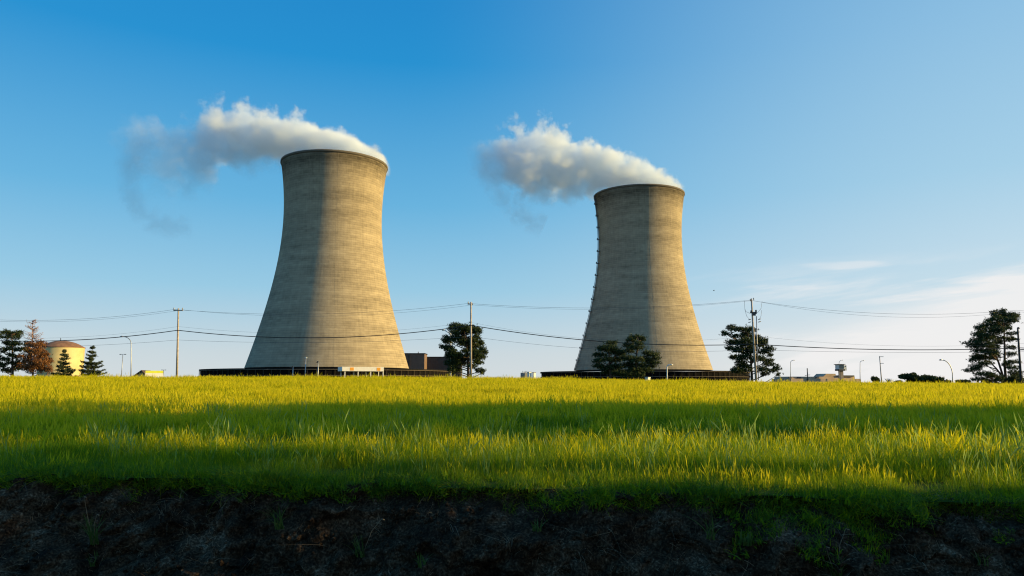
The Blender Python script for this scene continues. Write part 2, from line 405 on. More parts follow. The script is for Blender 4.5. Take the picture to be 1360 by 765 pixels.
# ------------------------------------------------------------------ cooling towers
D1 = 500.0; D2 = 584.0
def tower(name_loc, label, ladder):
    t = thing('cooling_tower', name_loc, label, 'cooling tower', 'pair of cooling towers')
    rr = lambda z: 32.9 * math.sqrt(1 + ((z - 115) / 81.5) ** 2)
    z0, z1 = 10.5, 149.6
    zs = [z0 + (z1 - z0) * i / 90 for i in range(91)]
    prof = [(rr(z), z) for z in zs] + [(rr(z) - .7, z) for z in reversed(zs)]
    prof.append(prof[0])
    m = MB(); m.lathe(prof, 160); sh = m.build('shell', MAT['shell'], t)
    m = MB(); r = rr(150.4)
    m.lathe([(r - .7, 149.62), (r + .02, 149.62), (r + .45, 150.0), (r + .45, 151.2), (r - .9, 151.2), (r - .9, 149.62), (r - .7, 149.62)], 160); m.build('rim', MAT['rim'], t)
    # crossflow louvre ring round the foot
    RO, RI, H = 80.0, 52.0, 9.4
    m = MB(); m.lathe([(RI, H - .1), (RI, H + .5), (RO + .4, H - .1), (RO + .4, H - .5), (RI, H - .1)], 120); m.build('ring_roof', MAT['deck'], t)
    prof = []
    n = 18
    for i in range(n): prof += [(RO - .9, .15 + i * (H - .8) / n), (RO - .15, .3 + (i + .55) * (H - .8) / n)]
    m = MB(); m.lathe(prof, 120); lw = m.build('louvre_wall', MAT['louvre'], t)
    for z in (2.2, 5.2, 8.5):
        m = MB(); m.lathe([(RO - .1, z - .17), (RO + .45, z - .17), (RO + .45, z + .17), (RO - .1, z + .17), (RO - .1, z - .17)], 120); m.build('ring_beam', MAT['ringbeam'], t)
    m = MB(); m.box((0, 0, 4.6), (.22, .3, 8.2)); pm = None
    for k in range(46):
        a = R(-172 + k * 164 / 45)
        if pm is None: pm = m.build('post', MAT['ringpost'], t); o = pm
        else: o = pm.copy(); COL.objects.link(o); o.parent = t
        o.location = ((RO + .2) * math.cos(a), (RO + .2) * math.sin(a), 0); o.rotation_euler = (0, 0, a)
    # lightning conductors down the shell
    for a in ladder['cables']:
        m = MB(); pts = [((rr(z) - .02) * math.cos(R(a)), (rr(z) - .02) * math.sin(R(a)), z) for z in zs[::3]]
        m.tube(pts, .06, 6); m.build('lightning_cable', MAT['conductor'], t)
    for a in ladder['ladders']:
        ca, sa = math.cos(R(a)), math.sin(R(a))
        m = MB()
        for off in (-.35, .35):
            m.tube([((rr(z) + .9) * ca - off * sa, (rr(z) + .9) * sa + off * ca, z) for z in zs[::3]], .16, 6)
        m.tube([((rr(z) + 1.6) * ca, (rr(z) + 1.6) * sa, z) for z in zs[::3]], .22, 6)
        z = 11.5
        while z < 148:
            m.tube([((rr(z) + .9) * ca - .35 * sa, (rr(z) + .9) * sa + .35 * ca, z), ((rr(z) + .9) * ca + .35 * sa, (rr(z) + .9) * sa - .35 * ca, z)], .06, 4)
            z += 1.2
        ld = m.build('caged_ladder', MAT['darksteel'], t)
        z = 18.0
        while z < 145:
            m = MB(); rc = rr(z) + 1.15
            m.box((rc * ca, rc * sa, z), (2.2, 2.4, .25), R(a)); m.box(((rc + 1) * ca, (rc + 1) * sa, z + .65), (.12, 2.4, 1.1), R(a))
            m.build('platform', MAT['darksteel'], ld); z += 9.6
    return t
pl = P(436.5, 490, D1); pr = P(853.5, 490, D2)
tower((pl.x, D1, 0), 'nearer and taller cooling tower on the left with its foot beside the brown annex', dict(cables=(-73,), ladders=()))
tower((pr.x, D2, 0), 'farther cooling tower on the right with a caged ladder up its shaded edge', dict(cables=(-87,), ladders=(188,)))

# ------------------------------------------------------------------ steam plumes
def plume(x0, y0, z0, depth, upper, lower, label, dens):
    """closed domain with a procedural density: a centre line and a half thickness along x"""
    rim_right = max(u[0] for u in upper); pts = sorted(set([u[0] for u in upper] + [l[0] for l in lower]))
    xs = np.linspace(min(pts), max(pts), 14)
    up = np.interp(xs, [u[0] for u in upper], [u[1] for u in upper]); lo = np.interp(xs, [l[0] for l in lower], [l[1] for l in lower])
    dn = np.interp(xs, [d[0] for d in dens], [d[1] for d in dens])
    wx = [P(x, 300, depth).x for x in xs]; zu = [P(680, y, depth).z for y in up]; zl = [P(680, y, depth).z for y in lo]
    xa, xb = wx[0], wx[-1]; ox = (xa + xb) / 2; zmid = (max(zu) + min(zl)) / 2
    cen = [(a + b) / 2 - zmid for a, b in zip(zu, zl)]; half = [(a - b) / 2 * 1.20 for a, b in zip(zu, zl)]
    # domain: a tube of 16 sections hugging the plume with room for its ragged edge
    mb = MB(); vsn = []; n = 16
    secs = [0] + list(range(14)) + [13]
    for i, k in enumerate(secs):
        hx = -14 if i == 0 else (10 if i == len(secs) - 1 else 0)
        rz_, ry_ = half[k] * 1.25 + 9, max(half[k] * 1.15, 26) + 8
        if i in (0, len(secs) - 1): rz_ *= .6; ry_ *= .6
        for q in range(n):
            a = 2 * math.pi * q / n
            vsn.append((wx[k] - ox + hx, ry_ * math.cos(a), cen[k] + rz_ * math.sin(a)))
    fs = [(i * n + q, (i + 1) * n + q, (i + 1) * n + (q + 1) % n, i * n + (q + 1) % n) for i in range(len(secs) - 1) for q in range(n)]
    fs += [tuple(range(n)), tuple(range(len(secs) * n - 1, (len(secs) - 1) * n - 1, -1))]
    mb.add(vsn, fs)
    m = bpy.data.materials.new('steam'); m.use_nodes = True; Nn = m.node_tree.nodes; Ln = m.node_tree.links; Nn.clear()
    def mt(op, a, c=None, d=None, clamp=False):
        nn = Nn.new('ShaderNodeMath'); nn.operation = op; nn.use_clamp = clamp
        for i, v in enumerate((a, c, d)):
            if v is None: continue
            if isinstance(v, (int, float)): nn.inputs[i].default_value = float(v)
            else: Ln.new(v, nn.inputs[i])
        return nn.outputs[0]
    t = Nn.new('ShaderNodeTexCoord'); s = Nn.new('ShaderNodeSeparateXYZ'); 
    # turbulence bends the sampling point
    nd = Nn.new('ShaderNodeTexNoise'); nd.inputs['Scale'].default_value = .045; nd.inputs['Detail'].default_value = 2; Ln.new(t.outputs['Object'], nd.inputs['Vector'])
    vm = Nn.new('ShaderNodeVectorMath'); vm.operation = 'MULTIPLY_ADD'; Ln.new(nd.outputs['Color'], vm.inputs[0]); vm.inputs[1].default_value = (10, 10, 10)
    va = Nn.new('ShaderNodeVectorMath'); va.operation = 'SUBTRACT'; Ln.new(t.outputs['Object'], va.inputs[0]); va.inputs[1].default_value = (5, 5, 5)
    Ln.new(va.outputs[0], vm.inputs[2]); Ln.new(vm.outputs[0], s.inputs[0])
    u = mt('MULTIPLY_ADD', s.outputs[0], 1 / (xb - xa), .5, True)
    def curve(vals, lo_, hi_):
        c = Nn.new('ShaderNodeFloatCurve'); cu = c.mapping.curves[0]
        c.mapping.use_clip = False
        while len(cu.points) < len(vals): cu.points.new(.5, .5)
        for i, v in enumerate(vals): cu.points[i].location = (i / (len(vals) - 1), (v - lo_) / (hi_ - lo_))
        c.mapping.update(); Ln.new(u, c.inputs['Value'])
        return mt('MULTIPLY_ADD', c.outputs[0], hi_ - lo_, lo_)
    c_ = curve(cen, min(cen), max(cen)); h_ = curve(half, 0, max(half)); d_ = curve(list(dn), 0, max(dn))
    dz = mt('DIVIDE', mt('SUBTRACT', s.outputs[2], c_), h_)
    dy = mt('DIVIDE', s.outputs[1], mt('MAXIMUM', mt('MULTIPLY', h_, 1.0), 22))
    rad = mt('SQRT', mt('ADD', mt('MULTIPLY', dz, dz), mt('MULTIPLY', dy, dy)))
    nz = Nn.new('ShaderNodeTexNoise'); nz.inputs['Scale'].default_value = .062; nz.inputs['Detail'].default_value = 6; nz.inputs['Roughness'].default_value = .62
    Ln.new(t.outputs['Object'], nz.inputs['Vector'])
    # billowy on top, shredding underneath and towards the drifting end
    shred = mt('MULTIPLY_ADD', mt('SUBTRACT', 1.0, u), 2.0, 1.35)
    f = mt('ADD', mt('SUBTRACT', 1.0, rad), mt('MULTIPLY', mt('SUBTRACT', nz.outputs['Fac'], .5), shred))
    mr = Nn.new('ShaderNodeMapRange'); mr.interpolation_type = 'SMOOTHSTEP'; Ln.new(f, mr.inputs[0]); mr.inputs[1].default_value = .14; mr.inputs[2].default_value = .52
    endx = Nn.new('ShaderNodeMapRange'); endx.interpolation_type = 'SMOOTHSTEP'; Ln.new(s.outputs[0], endx.inputs[0])
    endx.inputs[1].default_value = (xa - xb) / 2 - 10; endx.inputs[2].default_value = (xa - xb) / 2 + 8
    under = Nn.new('ShaderNodeMapRange'); Ln.new(dz, under.inputs[0]); under.inputs[1].default_value = -1.0; under.inputs[2].default_value = .2; under.inputs[3].default_value = .16; under.inputs[4].default_value = 1
    rimx = Nn.new('ShaderNodeMapRange'); rimx.interpolation_type = 'SMOOTHSTEP'; to = t.outputs['Object']
    s2 = Nn.new('ShaderNodeSeparateXYZ'); Ln.new(to, s2.inputs[0]); Ln.new(s2.outputs[0], rimx.inputs[0])
    rimx.inputs[1].default_value = (xb - xa) / 2 - 2; rimx.inputs[2].default_value = (xb - xa) / 2 - 8
    dn_ = mt('MULTIPLY', rimx.outputs[0], mt('MULTIPLY', mt('MULTIPLY', mt('MULTIPLY', mr.outputs[0], d_), endx.outputs[0]), under.outputs[0]))
    pv = Nn.new('ShaderNodeVolumePrincipled'); pv.inputs['Color'].default_value = (.915, .958, .998, 1); pv.inputs['Anisotropy'].default_value = 0.0
    Ln.new(dn_, pv.inputs['Density']); out = Nn.new('ShaderNodeOutputMaterial'); Ln.new(pv.outputs[0], out.inputs['Volume'])
    m.cycles.volume_step_rate = .30
    o = mb.build('steam_plume', m); bm = bmesh.new(); bm.from_mesh(o.data); bmesh.ops.recalc_face_normals(bm, faces=bm.faces[:]); bm.to_mesh(o.data); bm.free(); o.location = (ox, depth + y0, zmid)
    tag(o, label, 'steam', 'steam drifting off the cooling towers')
    return o
plume(0, 4, 0, D1,
      [(160, 168), (200, 165), (240, 165), (265, 150), (300, 140), (350, 144), (400, 154), (450, 170), (480, 186), (500, 199), (516, 208)],
      [(160, 236), (200, 262), (240, 262), (265, 236), (300, 218), (350, 218), (400, 222), (450, 224), (480, 226), (500, 228), (516, 228)],
      'white steam plume blowing left off the nearer left cooling tower',
      [(160, .011), (200, .010), (235, .016), (262, .055), (300, .11), (350, .14), (400, .17), (516, .20)])
plume(0, 4, 0, D2,
      [(632, 196), (660, 180), (690, 170), (730, 172), (780, 186), (830, 203), (870, 222), (895, 236), (912, 245)],
      [(632, 232), (660, 244), (690, 262), (730, 264), (780, 260), (830, 262), (870, 264), (895, 265), (912, 265)],
      'white steam plume blowing left off the farther right cooling tower',
      [(632, .02), (655, .04), (680, .085), (730, .11), (780, .14), (912, .19)])

def wisp(a, b, c, depth, width, dens, label):
    """a thin curl of steam along the arc through three photograph pixels"""
    A, B_, C = (P(*p, depth) for p in (a, b, c))
    ax_, az_, bx_, bz_, cx_, cz_ = A.x, A.z, B_.x, B_.z, C.x, C.z
    d = 2 * (ax_ * (bz_ - cz_) + bx_ * (cz_ - az_) + cx_ * (az_ - bz_)); sa, sb, sc_ = ax_ ** 2 + az_ ** 2, bx_ ** 2 + bz_ ** 2, cx_ ** 2 + cz_ ** 2
    ux = (sa * (bz_ - cz_) + sb * (cz_ - az_) + sc_ * (az_ - bz_)) / d; uz = (sa * (cx_ - bx_) + sb * (ax_ - cx_) + sc_ * (bx_ - ax_)) / d
    rad = math.hypot(ax_ - ux, az_ - uz)
    a0, a1, am = (math.atan2(q.z - uz, q.x - ux) for q in (A, C, B_))
    while a1 - a0 > math.pi: a1 -= 2 * math.pi
    while a1 - a0 < -math.pi: a1 += 2 * math.pi
    pts = [Vector((rad * math.cos(a0 + (a1 - a0) * k / 14), 0, rad * math.sin(a0 + (a1 - a0) * k / 14))) for k in range(15)]
    mb = MB(); mb.tube(pts, [width * 1.7] * 15, 12)
    m = bpy.data.materials.new('thin_steam'); m.use_nodes = True; Nn = m.node_tree.nodes; Ln = m.node_tree.links; Nn.clear()
    def mt(op, p, q=None, clamp=False):
        nn = Nn.new('ShaderNodeMath'); nn.operation = op; nn.use_clamp = clamp
        for i, v in enumerate((p, q)):
            if v is None: continue
            if isinstance(v, (int, float)): nn.inputs[i].default_value = float(v)
            else: Ln.new(v, nn.inputs[i])
        return nn.outputs[0]
    t = Nn.new('ShaderNodeTexCoord'); s = Nn.new('ShaderNodeSeparateXYZ'); Ln.new(t.outputs['Object'], s.inputs[0])
    dr = mt('SUBTRACT', mt('SQRT', mt('ADD', mt('MULTIPLY', s.outputs[0], s.outputs[0]), mt('MULTIPLY', s.outputs[2], s.outputs[2]))), rad)
    q = mt('DIVIDE', mt('SQRT', mt('ADD', mt('MULTIPLY', dr, dr), mt('MULTIPLY', s.outputs[1], s.outputs[1]))), width * 1.6)
    nz = Nn.new('ShaderNodeTexNoise'); nz.inputs['Scale'].default_value = .07; nz.inputs['Detail'].default_value = 5; nz.inputs['Roughness'].default_value = .65; nz.inputs['Distortion'].default_value = 1.2; Ln.new(t.outputs['Object'], nz.inputs['Vector'])
    f = mt('ADD', mt('SUBTRACT', 1.0, q), mt('MULTIPLY', mt('SUBTRACT', nz.outputs['Fac'], .56), 3.4))
    f = mt('MULTIPLY', mt('MULTIPLY', f, .8, True), mt('MULTIPLY', mt('SUBTRACT', 1.0, q), 2.5, True))
    pv = Nn.new('ShaderNodeVolumePrincipled'); pv.inputs['Color'].default_value = (.96, .97, .99, 1); Ln.new(mt('MULTIPLY', f, dens), pv.inputs['Density'])
    out = Nn.new('ShaderNodeOutputMaterial'); Ln.new(pv.outputs[0], out.inputs['Volume']); m.cycles.volume_step_rate = .25
    o = mb.build('steam_wisp', m); bm = bmesh.new(); bm.from_mesh(o.data); bmesh.ops.recalc_face_normals(bm, faces=bm.faces[:]); bm.to_mesh(o.data); bm.free()
    o.location = (ux, depth + 4, uz); tag(o, label, 'steam', 'steam drifting off the cooling towers')
wisp((214, 166), (171, 212), (250, 298), D1, 8.0, .032, 'faint grey curl of steam trailing down at the far left end of the left plume')
wisp((640, 214), (668, 262), (722, 300), D2, 8.5, .04, 'faint grey curl of steam trailing down under the left end of the right plume')

# ------------------------------------------------------------------ far buildings
def ground_thing(name, px, Y, label, cat, group=None):
    q = P(px, HOR, Y); return thing(name, (q.x, Y, float(field_z(q.x, Y))), label, cat, group)
def rel(t, px, py, Y=None):
    return P(px, py, t.location.y if Y is None else Y) - Vector(t.location)

# storage tank
Y = 350.0; t = ground_thing('storage_tank', 79, Y, 'round cream storage tank with a rusty domed roof behind the small spruces', 'storage tank')
r = M(26.3, Y); zt = rel(t, 79, 462, Y).z; zd = rel(t, 79, 452.5, Y).z
m = MB(); m.lathe([(r, 0), (r, zt)], 64); m.build('tank_wall', MAT['tank'], t)
m = MB(); pr_ = [(r + .3, zt), (r + .3, zt + .3)] + [(r * k, zt + .3 + (zd - zt - .3) * (1 - k ** 2.1)) for k in (.98, .9, .78, .62, .45, .28, .12, .01)]
m.lathe(pr_, 64); m.build('dome', MAT['tankroof'], t)
m = MB(); m.tube([(-1, 0, zd - .2), (-1, 0, zd + 1.3)], .16); m.build('vent', MAT['darksteel'], t)

# brown annex and dark ribbed hall behind the left tower's foot
Y = 640.0; t = ground_thing('annex_building', 551, Y, 'brown box shaped plant building against the left cooling tower', 'building')
a, b = rel(t, 536, 470, Y), rel(t, 563.5, 488, Y)
m = MB(); m.box(((a.x + b.x) / 2, 10, a.z / 2), (b.x - a.x, 20, a.z)); wl = m.build('wall', MAT['brown'], t)
m = MB(); m.box(((a.x + b.x) / 2, 10, a.z + .35), (b.x - a.x + .8, 20.8, .6)); m.build('roof', MAT['deck'], t)
m = MB(); m.tube([(1.5, 8, a.z), (1.5, 8, a.z + 2.2)], .35); m.build('roof_vent', MAT['darksteel'], t)
m = MB(); c = rel(t, 543.5, 470, Y); m.box((c.x, -.4, a.z / 2), (1.4, .7, a.z - .3)); m.build('downpipe', MAT['darksteel'], t)
Y = 660.0; t = ground_thing('turbine_hall', 585, Y, 'long dark ribbed plant hall behind the round pine', 'building')
a, b = rel(t, 566, 474.5, Y), rel(t, 612, 488, Y)
m = MB(); m.box(((a.x + b.x) / 2, 10, a.z / 2), (b.x - a.x, 20, a.z))
x = a.x
while x < b.x: m.box((x, -.12, a.z / 2), (.5, .3, a.z - .4)); x += 1.5
m.build('wall', MAT['ribbed'], t)
m = MB(); m.box(((a.x + b.x) / 2, 10, a.z + .3), (b.x - a.x + .6, 20.8, .5)); m.build('roof', MAT['deck'], t)

# white canopy with orange panels
Y = 300.0; t = ground_thing('entrance_canopy', 482, Y, 'white flat canopy on posts with orange panels in front of the left tower', 'canopy')
a, b = rel(t, 456.5, 487.3, Y), rel(t, 512.5, 493, Y); bk = 7.5
m = MB(); m.box(((a.x + b.x) / 2 - .6, bk / 2, (a.z + b.z) / 2), (b.x - a.x, bk, a.z - b.z)); rf = m.build('canopy_roof', MAT['white'], t)
for px in (467.3, 503.3):
    c = rel(t, px, 490, Y); m = MB(); m.box((c.x, -.04, (a.z + b.z) / 2), (1.5, .06, (a.z - b.z) * .72)); m.build('orange_panel', MAT['orange'], t)
for px in (458.5, 476, 493, 510):
    for dy_ in (.4, bk - .4):
        c = rel(t, px, 490, Y); m = MB(); m.box((c.x, dy_, b.z / 2), (.32, .32, b.z)); m.build('post', MAT['white'], t)
t.rotation_euler.z = R(26)
# equipment under it
Y = 306.0
for px, wd, hh, lb in ((471, 5, 2.9, 'grey booth under the white canopy near its left posts'), (488, 4, 2.7, 'grey booth under the white canopy near its right posts')):
    q = ground_thing('booth', px, Y, lb, 'booth', 'booths under the canopy')
    m = MB(); m.box((0, 0, hh / 2), (M(wd, Y), 1.6, hh)); m.build('wall', MAT['grey'], q)
    m = MB(); m.box((0, -.82, hh * .66), (M(wd, Y) * .7, .05, hh * .36)); m.build('window', MAT['teal'], q)

# lime topped board and dark gable at the left
Y = 190.0; t = ground_thing('sign_board', 205, Y, 'white board with a lime yellow upper band by the leftmost wooden pole', 'sign')
a, b = rel(t, 194.5, 492.3, Y), rel(t, 215.5, 500.5, Y)
m = MB(); m.box(((a.x + b.x) / 2, 0, (a.z * .6 + b.z * .4 + b.z) / 2), (b.x - a.x, .18, a.z * .6 + b.z * .4 - b.z)); m.build('panel', MAT['white'], t)
m = MB(); m.box(((a.x + b.x) / 2, 0, (a.z + a.z * .6 + b.z * .4) / 2 + .002), (b.x - a.x, .2, (a.z - b.z) * .4)); m.build('lime_band', MAT['lime'], t)
for sx in (a.x + .2, b.x - .2):
    m = MB(); m.box((sx, .16, (a.z - .1) / 2), (.12, .12, a.z - .1)); m.build('post', MAT['grey'], t)
t.rotation_euler.z = R(32)
Y = 200.0; t = ground_thing('gabled_shed', 185, Y, 'low shed with a dark brown pitched roof left of the lime topped board', 'shed')
a = rel(t, 176, 500, Y); b = rel(t, 187.5, 491.5, Y); c = rel(t, 194, 496, Y)
m = MB(); m.box(((a.x + c.x) / 2 + .1, 2.5, (a.z - .1) / 2), (c.x - a.x - .6, 4.6, a.z - .1)); m.build('wall', MAT['tan'], t)
m = MB(); m.prism([(a.x - .3, a.z - .1), (b.x, b.z), (c.x + .3, c.z - .6), (c.x + .3, c.z - .9), (b.x, b.z - .45), (a.x - .3, a.z - .4)][::-1], 0, 5.2); m.build('roof', MAT['shingle'], t)
m = MB(); m.prism([(a.x + .1, a.z - .25), (b.x, b.z - .5), (c.x - .1, c.z - 1.0), (c.x - .1, a.z - .45), (a.x + .1, a.z - .45)][::-1], .3, .5); m.build('gable', MAT['tan'], t)

# low gatehouse with a guard tower at the right
Y = 400.0; t = ground_thing('gatehouse', 1098, Y, 'long low tan gatehouse with a dark flat roof behind the field', 'building')
def zz(py): return rel(t, 1098, py, Y).z
def xx(px): return rel(t, px, 500, Y).x
m = MB(); m.box(((xx(1041) + xx(1153)) / 2, 8, zz(503) / 2), (xx(1153) - xx(1041), 16, zz(503))); wl = m.build('wall', MAT['tan'], t)
m = MB(); m.box(((xx(1041) + xx(1150)) / 2, 8.4, (zz(503) + zz(500.2)) / 2), (xx(1145) - xx(1043), 14, zz(500.2) - zz(503))); m.build('upper_wall', MAT['tan'], t)
for px0, px1 in ((1041, 1045), (1054, 1060), (1083, 1088)):
    m = MB(); m.box(((xx(px0) + xx(px1)) / 2, 1.2, (zz(503) + zz(500.2)) / 2), (xx(px1) - xx(px0), .5, zz(500.2) - zz(503) - .1)); m.build('window', MAT['parapet'], t)
m = MB(); m.prism([(xx(1099), zz(500.1)), (xx(1104), zz(496.2)), (xx(1119), zz(496.2)), (xx(1119), zz(500.1))][::-1], 3, 11); m.build('raised_roof', MAT['tan'], t)
m = MB(); m.box(((xx(1119.6) + xx(1144)) / 2, 8, zz(500.0) + .3), (xx(1144) - xx(1119.6), 15, .75)); m.build('roof', MAT['parapet'], t)
m = MB(); m.box(((xx(1145) + xx(1152)) / 2, 8, (zz(503) + zz(499)) / 2), (xx(1152) - xx(1145), 8, zz(499) - zz(503))); m.build('end_block', MAT['white'], t)
t.rotation_euler.z = R(17)
Y = 396.0; t = ground_thing('guard_tower', 1118.5, Y, 'small guard tower with a glazed cabin rising over the low gatehouse', 'guard tower')
a = rel(t, 1113.6, 484.2, Y); b = rel(t, 1122, 492.5, Y); cx = (a.x + b.x) / 2; wd = b.x - a.x
m = MB(); m.box((rel(t, 1119, 490, Y).x, 1.7, b.z / 2), (1.7, 2.0, b.z)); m.build('shaft', MAT['tan'], t)
m = MB(); m.tube([(rel(t, 1114.6, 490, Y).x, .2, 0), (rel(t, 1114.6, 490, Y).x, .2, b.z)], .14); m.build('leg', MAT['tan'], t)
m = MB(); m.box((cx, 1.7, b.z + .45), (wd + .3, 3.7, .9)); m.build('floor_box', MAT['darksteel'], t)
m = MB(); m.box((cx, 1.7, (b.z + .9 + a.z) / 2), (wd, 3.4, a.z - b.z - .9)); m.build('cabin', MAT['white'], t)
m = MB(); m.box((cx, -.06, (b.z + .9 + a.z) / 2), (wd - .5, .1, (a.z - b.z - .9) * .8)); m.build('window', MAT['teal'], t)
m = MB(); m.box((cx, 1.7, a.z + .15), (wd + .9, 4.4, .3)); m.build('roof', MAT['parapet'], t)
m = MB(); m.box((b.x + .75, 1.6, (b.z + a.z) / 2 - .1), (1.4, 2.6, (a.z - b.z) * .86)); m.build('stair_enclosure', MAT['white'], t)
m = MB(); m.box((b.x + .9, .26, a.z - .9), (.45, .1, .5)); m.build('lamp', MAT['darksteel'], t); t.rotation_euler.z = R(8)

# equipment beside the right tower's ring
Y = 420.0; t = ground_thing('transformer', 698, Y, 'grey finned transformer cabinet at the left end of the dark ring', 'transformer')
a, b = rel(t, 694, 495, Y), rel(t, 702, 500, Y)
m = MB(); m.box(((a.x + b.x) / 2, 1.5, a.z / 2), (b.x - a.x, 3, a.z)); m.build('tank', MAT['grey'], t)
for i in range(4):
    x = a.x + (b.x - a.x) * (i + .5) / 4; m = MB(); m.tube([(x, .6, a.z), (x - .25, .6, a.z + 1.0)], [.22, .12]); m.build('bushing', MAT['grey'], t)
t.rotation_euler.z = R(25)
t = ground_thing('white_cabinet', 704.5, Y - 2, 'upright white cabinet between the grey transformer and a white post', 'cabinet')
a = rel(t, 702.3, 494.2); b = rel(t, 706.6, 500)
m = MB(); m.box(((a.x + b.x) / 2, .8, a.z / 2), (b.x - a.x, 1.6, a.z)); m.build('body', MAT['white'], t)
m = MB(); m.box(((a.x + b.x) / 2, .8, a.z + .1), (b.x - a.x + .2, 1.8, .2)); m.build('lid', MAT['grey'], t); t.rotation_euler.z = R(38)
t = ground_thing('gate_post', 710, Y - 2, 'thick white gate post beside the dark louvre ring', 'post')
a = rel(t, 708.5, 495); b = rel(t, 712, 500)
m = MB(); m.box(((a.x + b.x) / 2, .6, a.z / 2), (b.x - a.x, 1.2, a.z)); m.build('shaft', MAT['white'], t)
m = MB(); m.box(((a.x + b.x) / 2, .6, a.z + .12), (b.x - a.x + .3, 1.5, .24)); m.build('cap', MAT['darksteel'], t); t.rotation_euler.z = R(38)
Y = 75.0; t = ground_thing('marker_box', 860.5, Y, 'small white marker box above the grass before the twin pines', 'utility box')
a = rel(t, 858, 501.3); b = rel(t, 863, 506)
m = MB(); m.box((0, 0, a.z / 2 - .03), (b.x - a.x, .35, a.z - .06)); m.build('body', MAT['white'], t)
m = MB(); m.box((0, 0, a.z), (b.x - a.x + .05, .42, .06)); m.build('lid', MAT['white'], t); t.rotation_euler.z = R(40)

# ------------------------------------------------------------------ poles, wires, lamps
PY = 116.0
def utility_pole(px_b, px_t, py_t, label, wood, cross=(), ins=()):
    q = P(px_b, HOR, PY); t = thing('utility_pole', (q.x, PY, float(field_z(q.x, PY))), label, 'utility pole', 'utility poles along the far side of the field')
    top = rel(t, px_t, py_t)
    m = MB(); m.tube([(0, 0, -.3), Vector((0, 0, 0)).lerp(top, .5), top], [.19, .155, .12], 10); m.build('shaft', wood, t)
    for (pa, pya, pb, pyb) in cross:
        a, b = rel(t, pa, pya), rel(t, pb, pyb)
        mid = (a + b) / 2
        m = MB(); m.box((mid.x, -.22, mid.z), ((b - a).length, .14, .17)); m.build('crossarm', wood, t)
    for (pi, pyi) in ins:
        a = rel(t, pi, pyi); m = MB(); m.lathe([(.0, .34), (.06, .34), (.10, .26), (.06, .2), (.11, .14), (.06, .08), (.05, 0), (0, 0)], 10, (a.x, -.22, a.z)); m.build('insulator', MAT['insul'], t)
    return t
utility_pole(235, 237, 409.5, 'pale wooden utility pole with a short crossarm left of the left tower', MAT['wood'], [(231.3, 412.2, 243.8, 412.6)], [(231.8, 411.6), (243.2, 411.8)])
t = utility_pole(625.5, 625.5, 401, 'pale wooden utility pole before the round pine between the two towers', MAT['wood'], [(621.2, 404, 625, 404)], [(622, 403.6), (627.6, 405.6)])
t = utility_pole(1004.5, 998, 396.5, 'leaning wooden utility pole hung with switchgear before the tall loose pine', MAT['wood'], [(995.6, 415.5, 1003, 415.5)], [(996, 400.3), (1000.4, 398.6)])
# switchgear on that pole
for px, py, wd, hh in ((1000.5, 417, 5, 6.5), (1003.2, 414.5, 1.6, 7), (997, 414, 2, 4)):
    a = rel(t, px, py); m = MB(); m.box((a.x, -.3, a.z), (M(wd, PY) * .8, .35, M(hh, PY) * .75)); m.build('switch', MAT['darksteel'], t)
for px, py in ((995, 424.5), (995, 428), (1008, 424), (1008, 427.5)):
    a = rel(t, px, py); m = MB(); m.tube([(a.x - .2, -.25, a.z - .06), (a.x + .22, -.25, a.z + .04)], .06, 6); m.build('fuse', MAT['darksteel'], t)
for pts in ([(988, 399.5), (988.5, 410), (990, 414), (995.5, 416.5)], [(988.5, 411), (991, 420), (995, 424.5)], [(1011.5, 400), (1010, 410), (1006, 415), (1001, 417)], [(1011, 412), (1010, 420), (1008, 424)]):
    m = MB(); m.tube([Vector((rel(t, *p).x, -.25, rel(t, *p).z)) for p in pts], .022, 5); m.build('jumper', MAT['wire'], t)
m = MB(); a, b = rel(t, 1004, 420), rel(t, 1006.6, 505); m.tube([(a.x, -.2, a.z), (b.x, -.24, b.z)], .07, 6); m.build('conduit', MAT['steel'], t)
t = utility_pole(1356, 1351.7, 437, 'dark tarred utility pole beside the big pine at the right edge', MAT['darkwood'], (), ())
a = rel(t, 1352, 436.8); m = MB(); m.lathe([(.0, .3), (.14, .24), (.2, .1), (.2, 0), (0, 0)], 10, (a.x + .05, -.03, a.z)); m.build('cap', MAT['darksteel'], t)
a = rel(t, 1357, 464.5); m = MB(); m.box((a.x, -.1, a.z), (.5, .16, .16)); m.build('bracket', MAT['darksteel'], t)
utility_pole(-152, -152, 409, 'pale wooden utility pole beyond the left edge', MAT['wood'], [(-157, 412.2, -146, 412.2)], [(-156, 411.6), (-147, 411.8)])
utility_pole(1745, 1745, 420, 'dark utility pole beyond the right edge', MAT['darkwood'])

def line_run(knots, radius, m, label):
    """knots: (px, py) at the poles with the sag of each span in pixels between them"""
    pts = []
    for i in range(len(knots) - 1):
        (xa, ya, sg), (xb, yb, _) = knots[i], knots[i + 1]
        for k in range(24):
            u = k / 24
            pts.append(P(xa + (xb - xa) * u, ya + (yb - ya) * u + sg * 4 * u * (1 - u), PY - .22))
    pts.append(P(knots[-1][0], knots[-1][1], PY - .22))
    mb = MB(); mb.tube(pts, radius, 6); o = mb.build('overhead_cable', m)
    return tag(o, label, 'cable', 'overhead lines between the utility poles')
line_run([(-152, 411, 14.5), (231.8, 411, 10), (622, 403, 8), (996, 398.8, 11), (1351, 412, 8), (1745, 420, 0)], .017, MAT['wire'], 'topmost thin wire of the line along the pole tops')
line_run([(-152, 412.5, 15.5), (243.2, 411.5, 11.5), (627.6, 405, 8.5), (1000.4, 399.2, 14), (1351, 414, 8), (1745, 421, 0)], .013, MAT['wire'], 'thin wire just below the topmost one, meeting the poles beneath their tops')
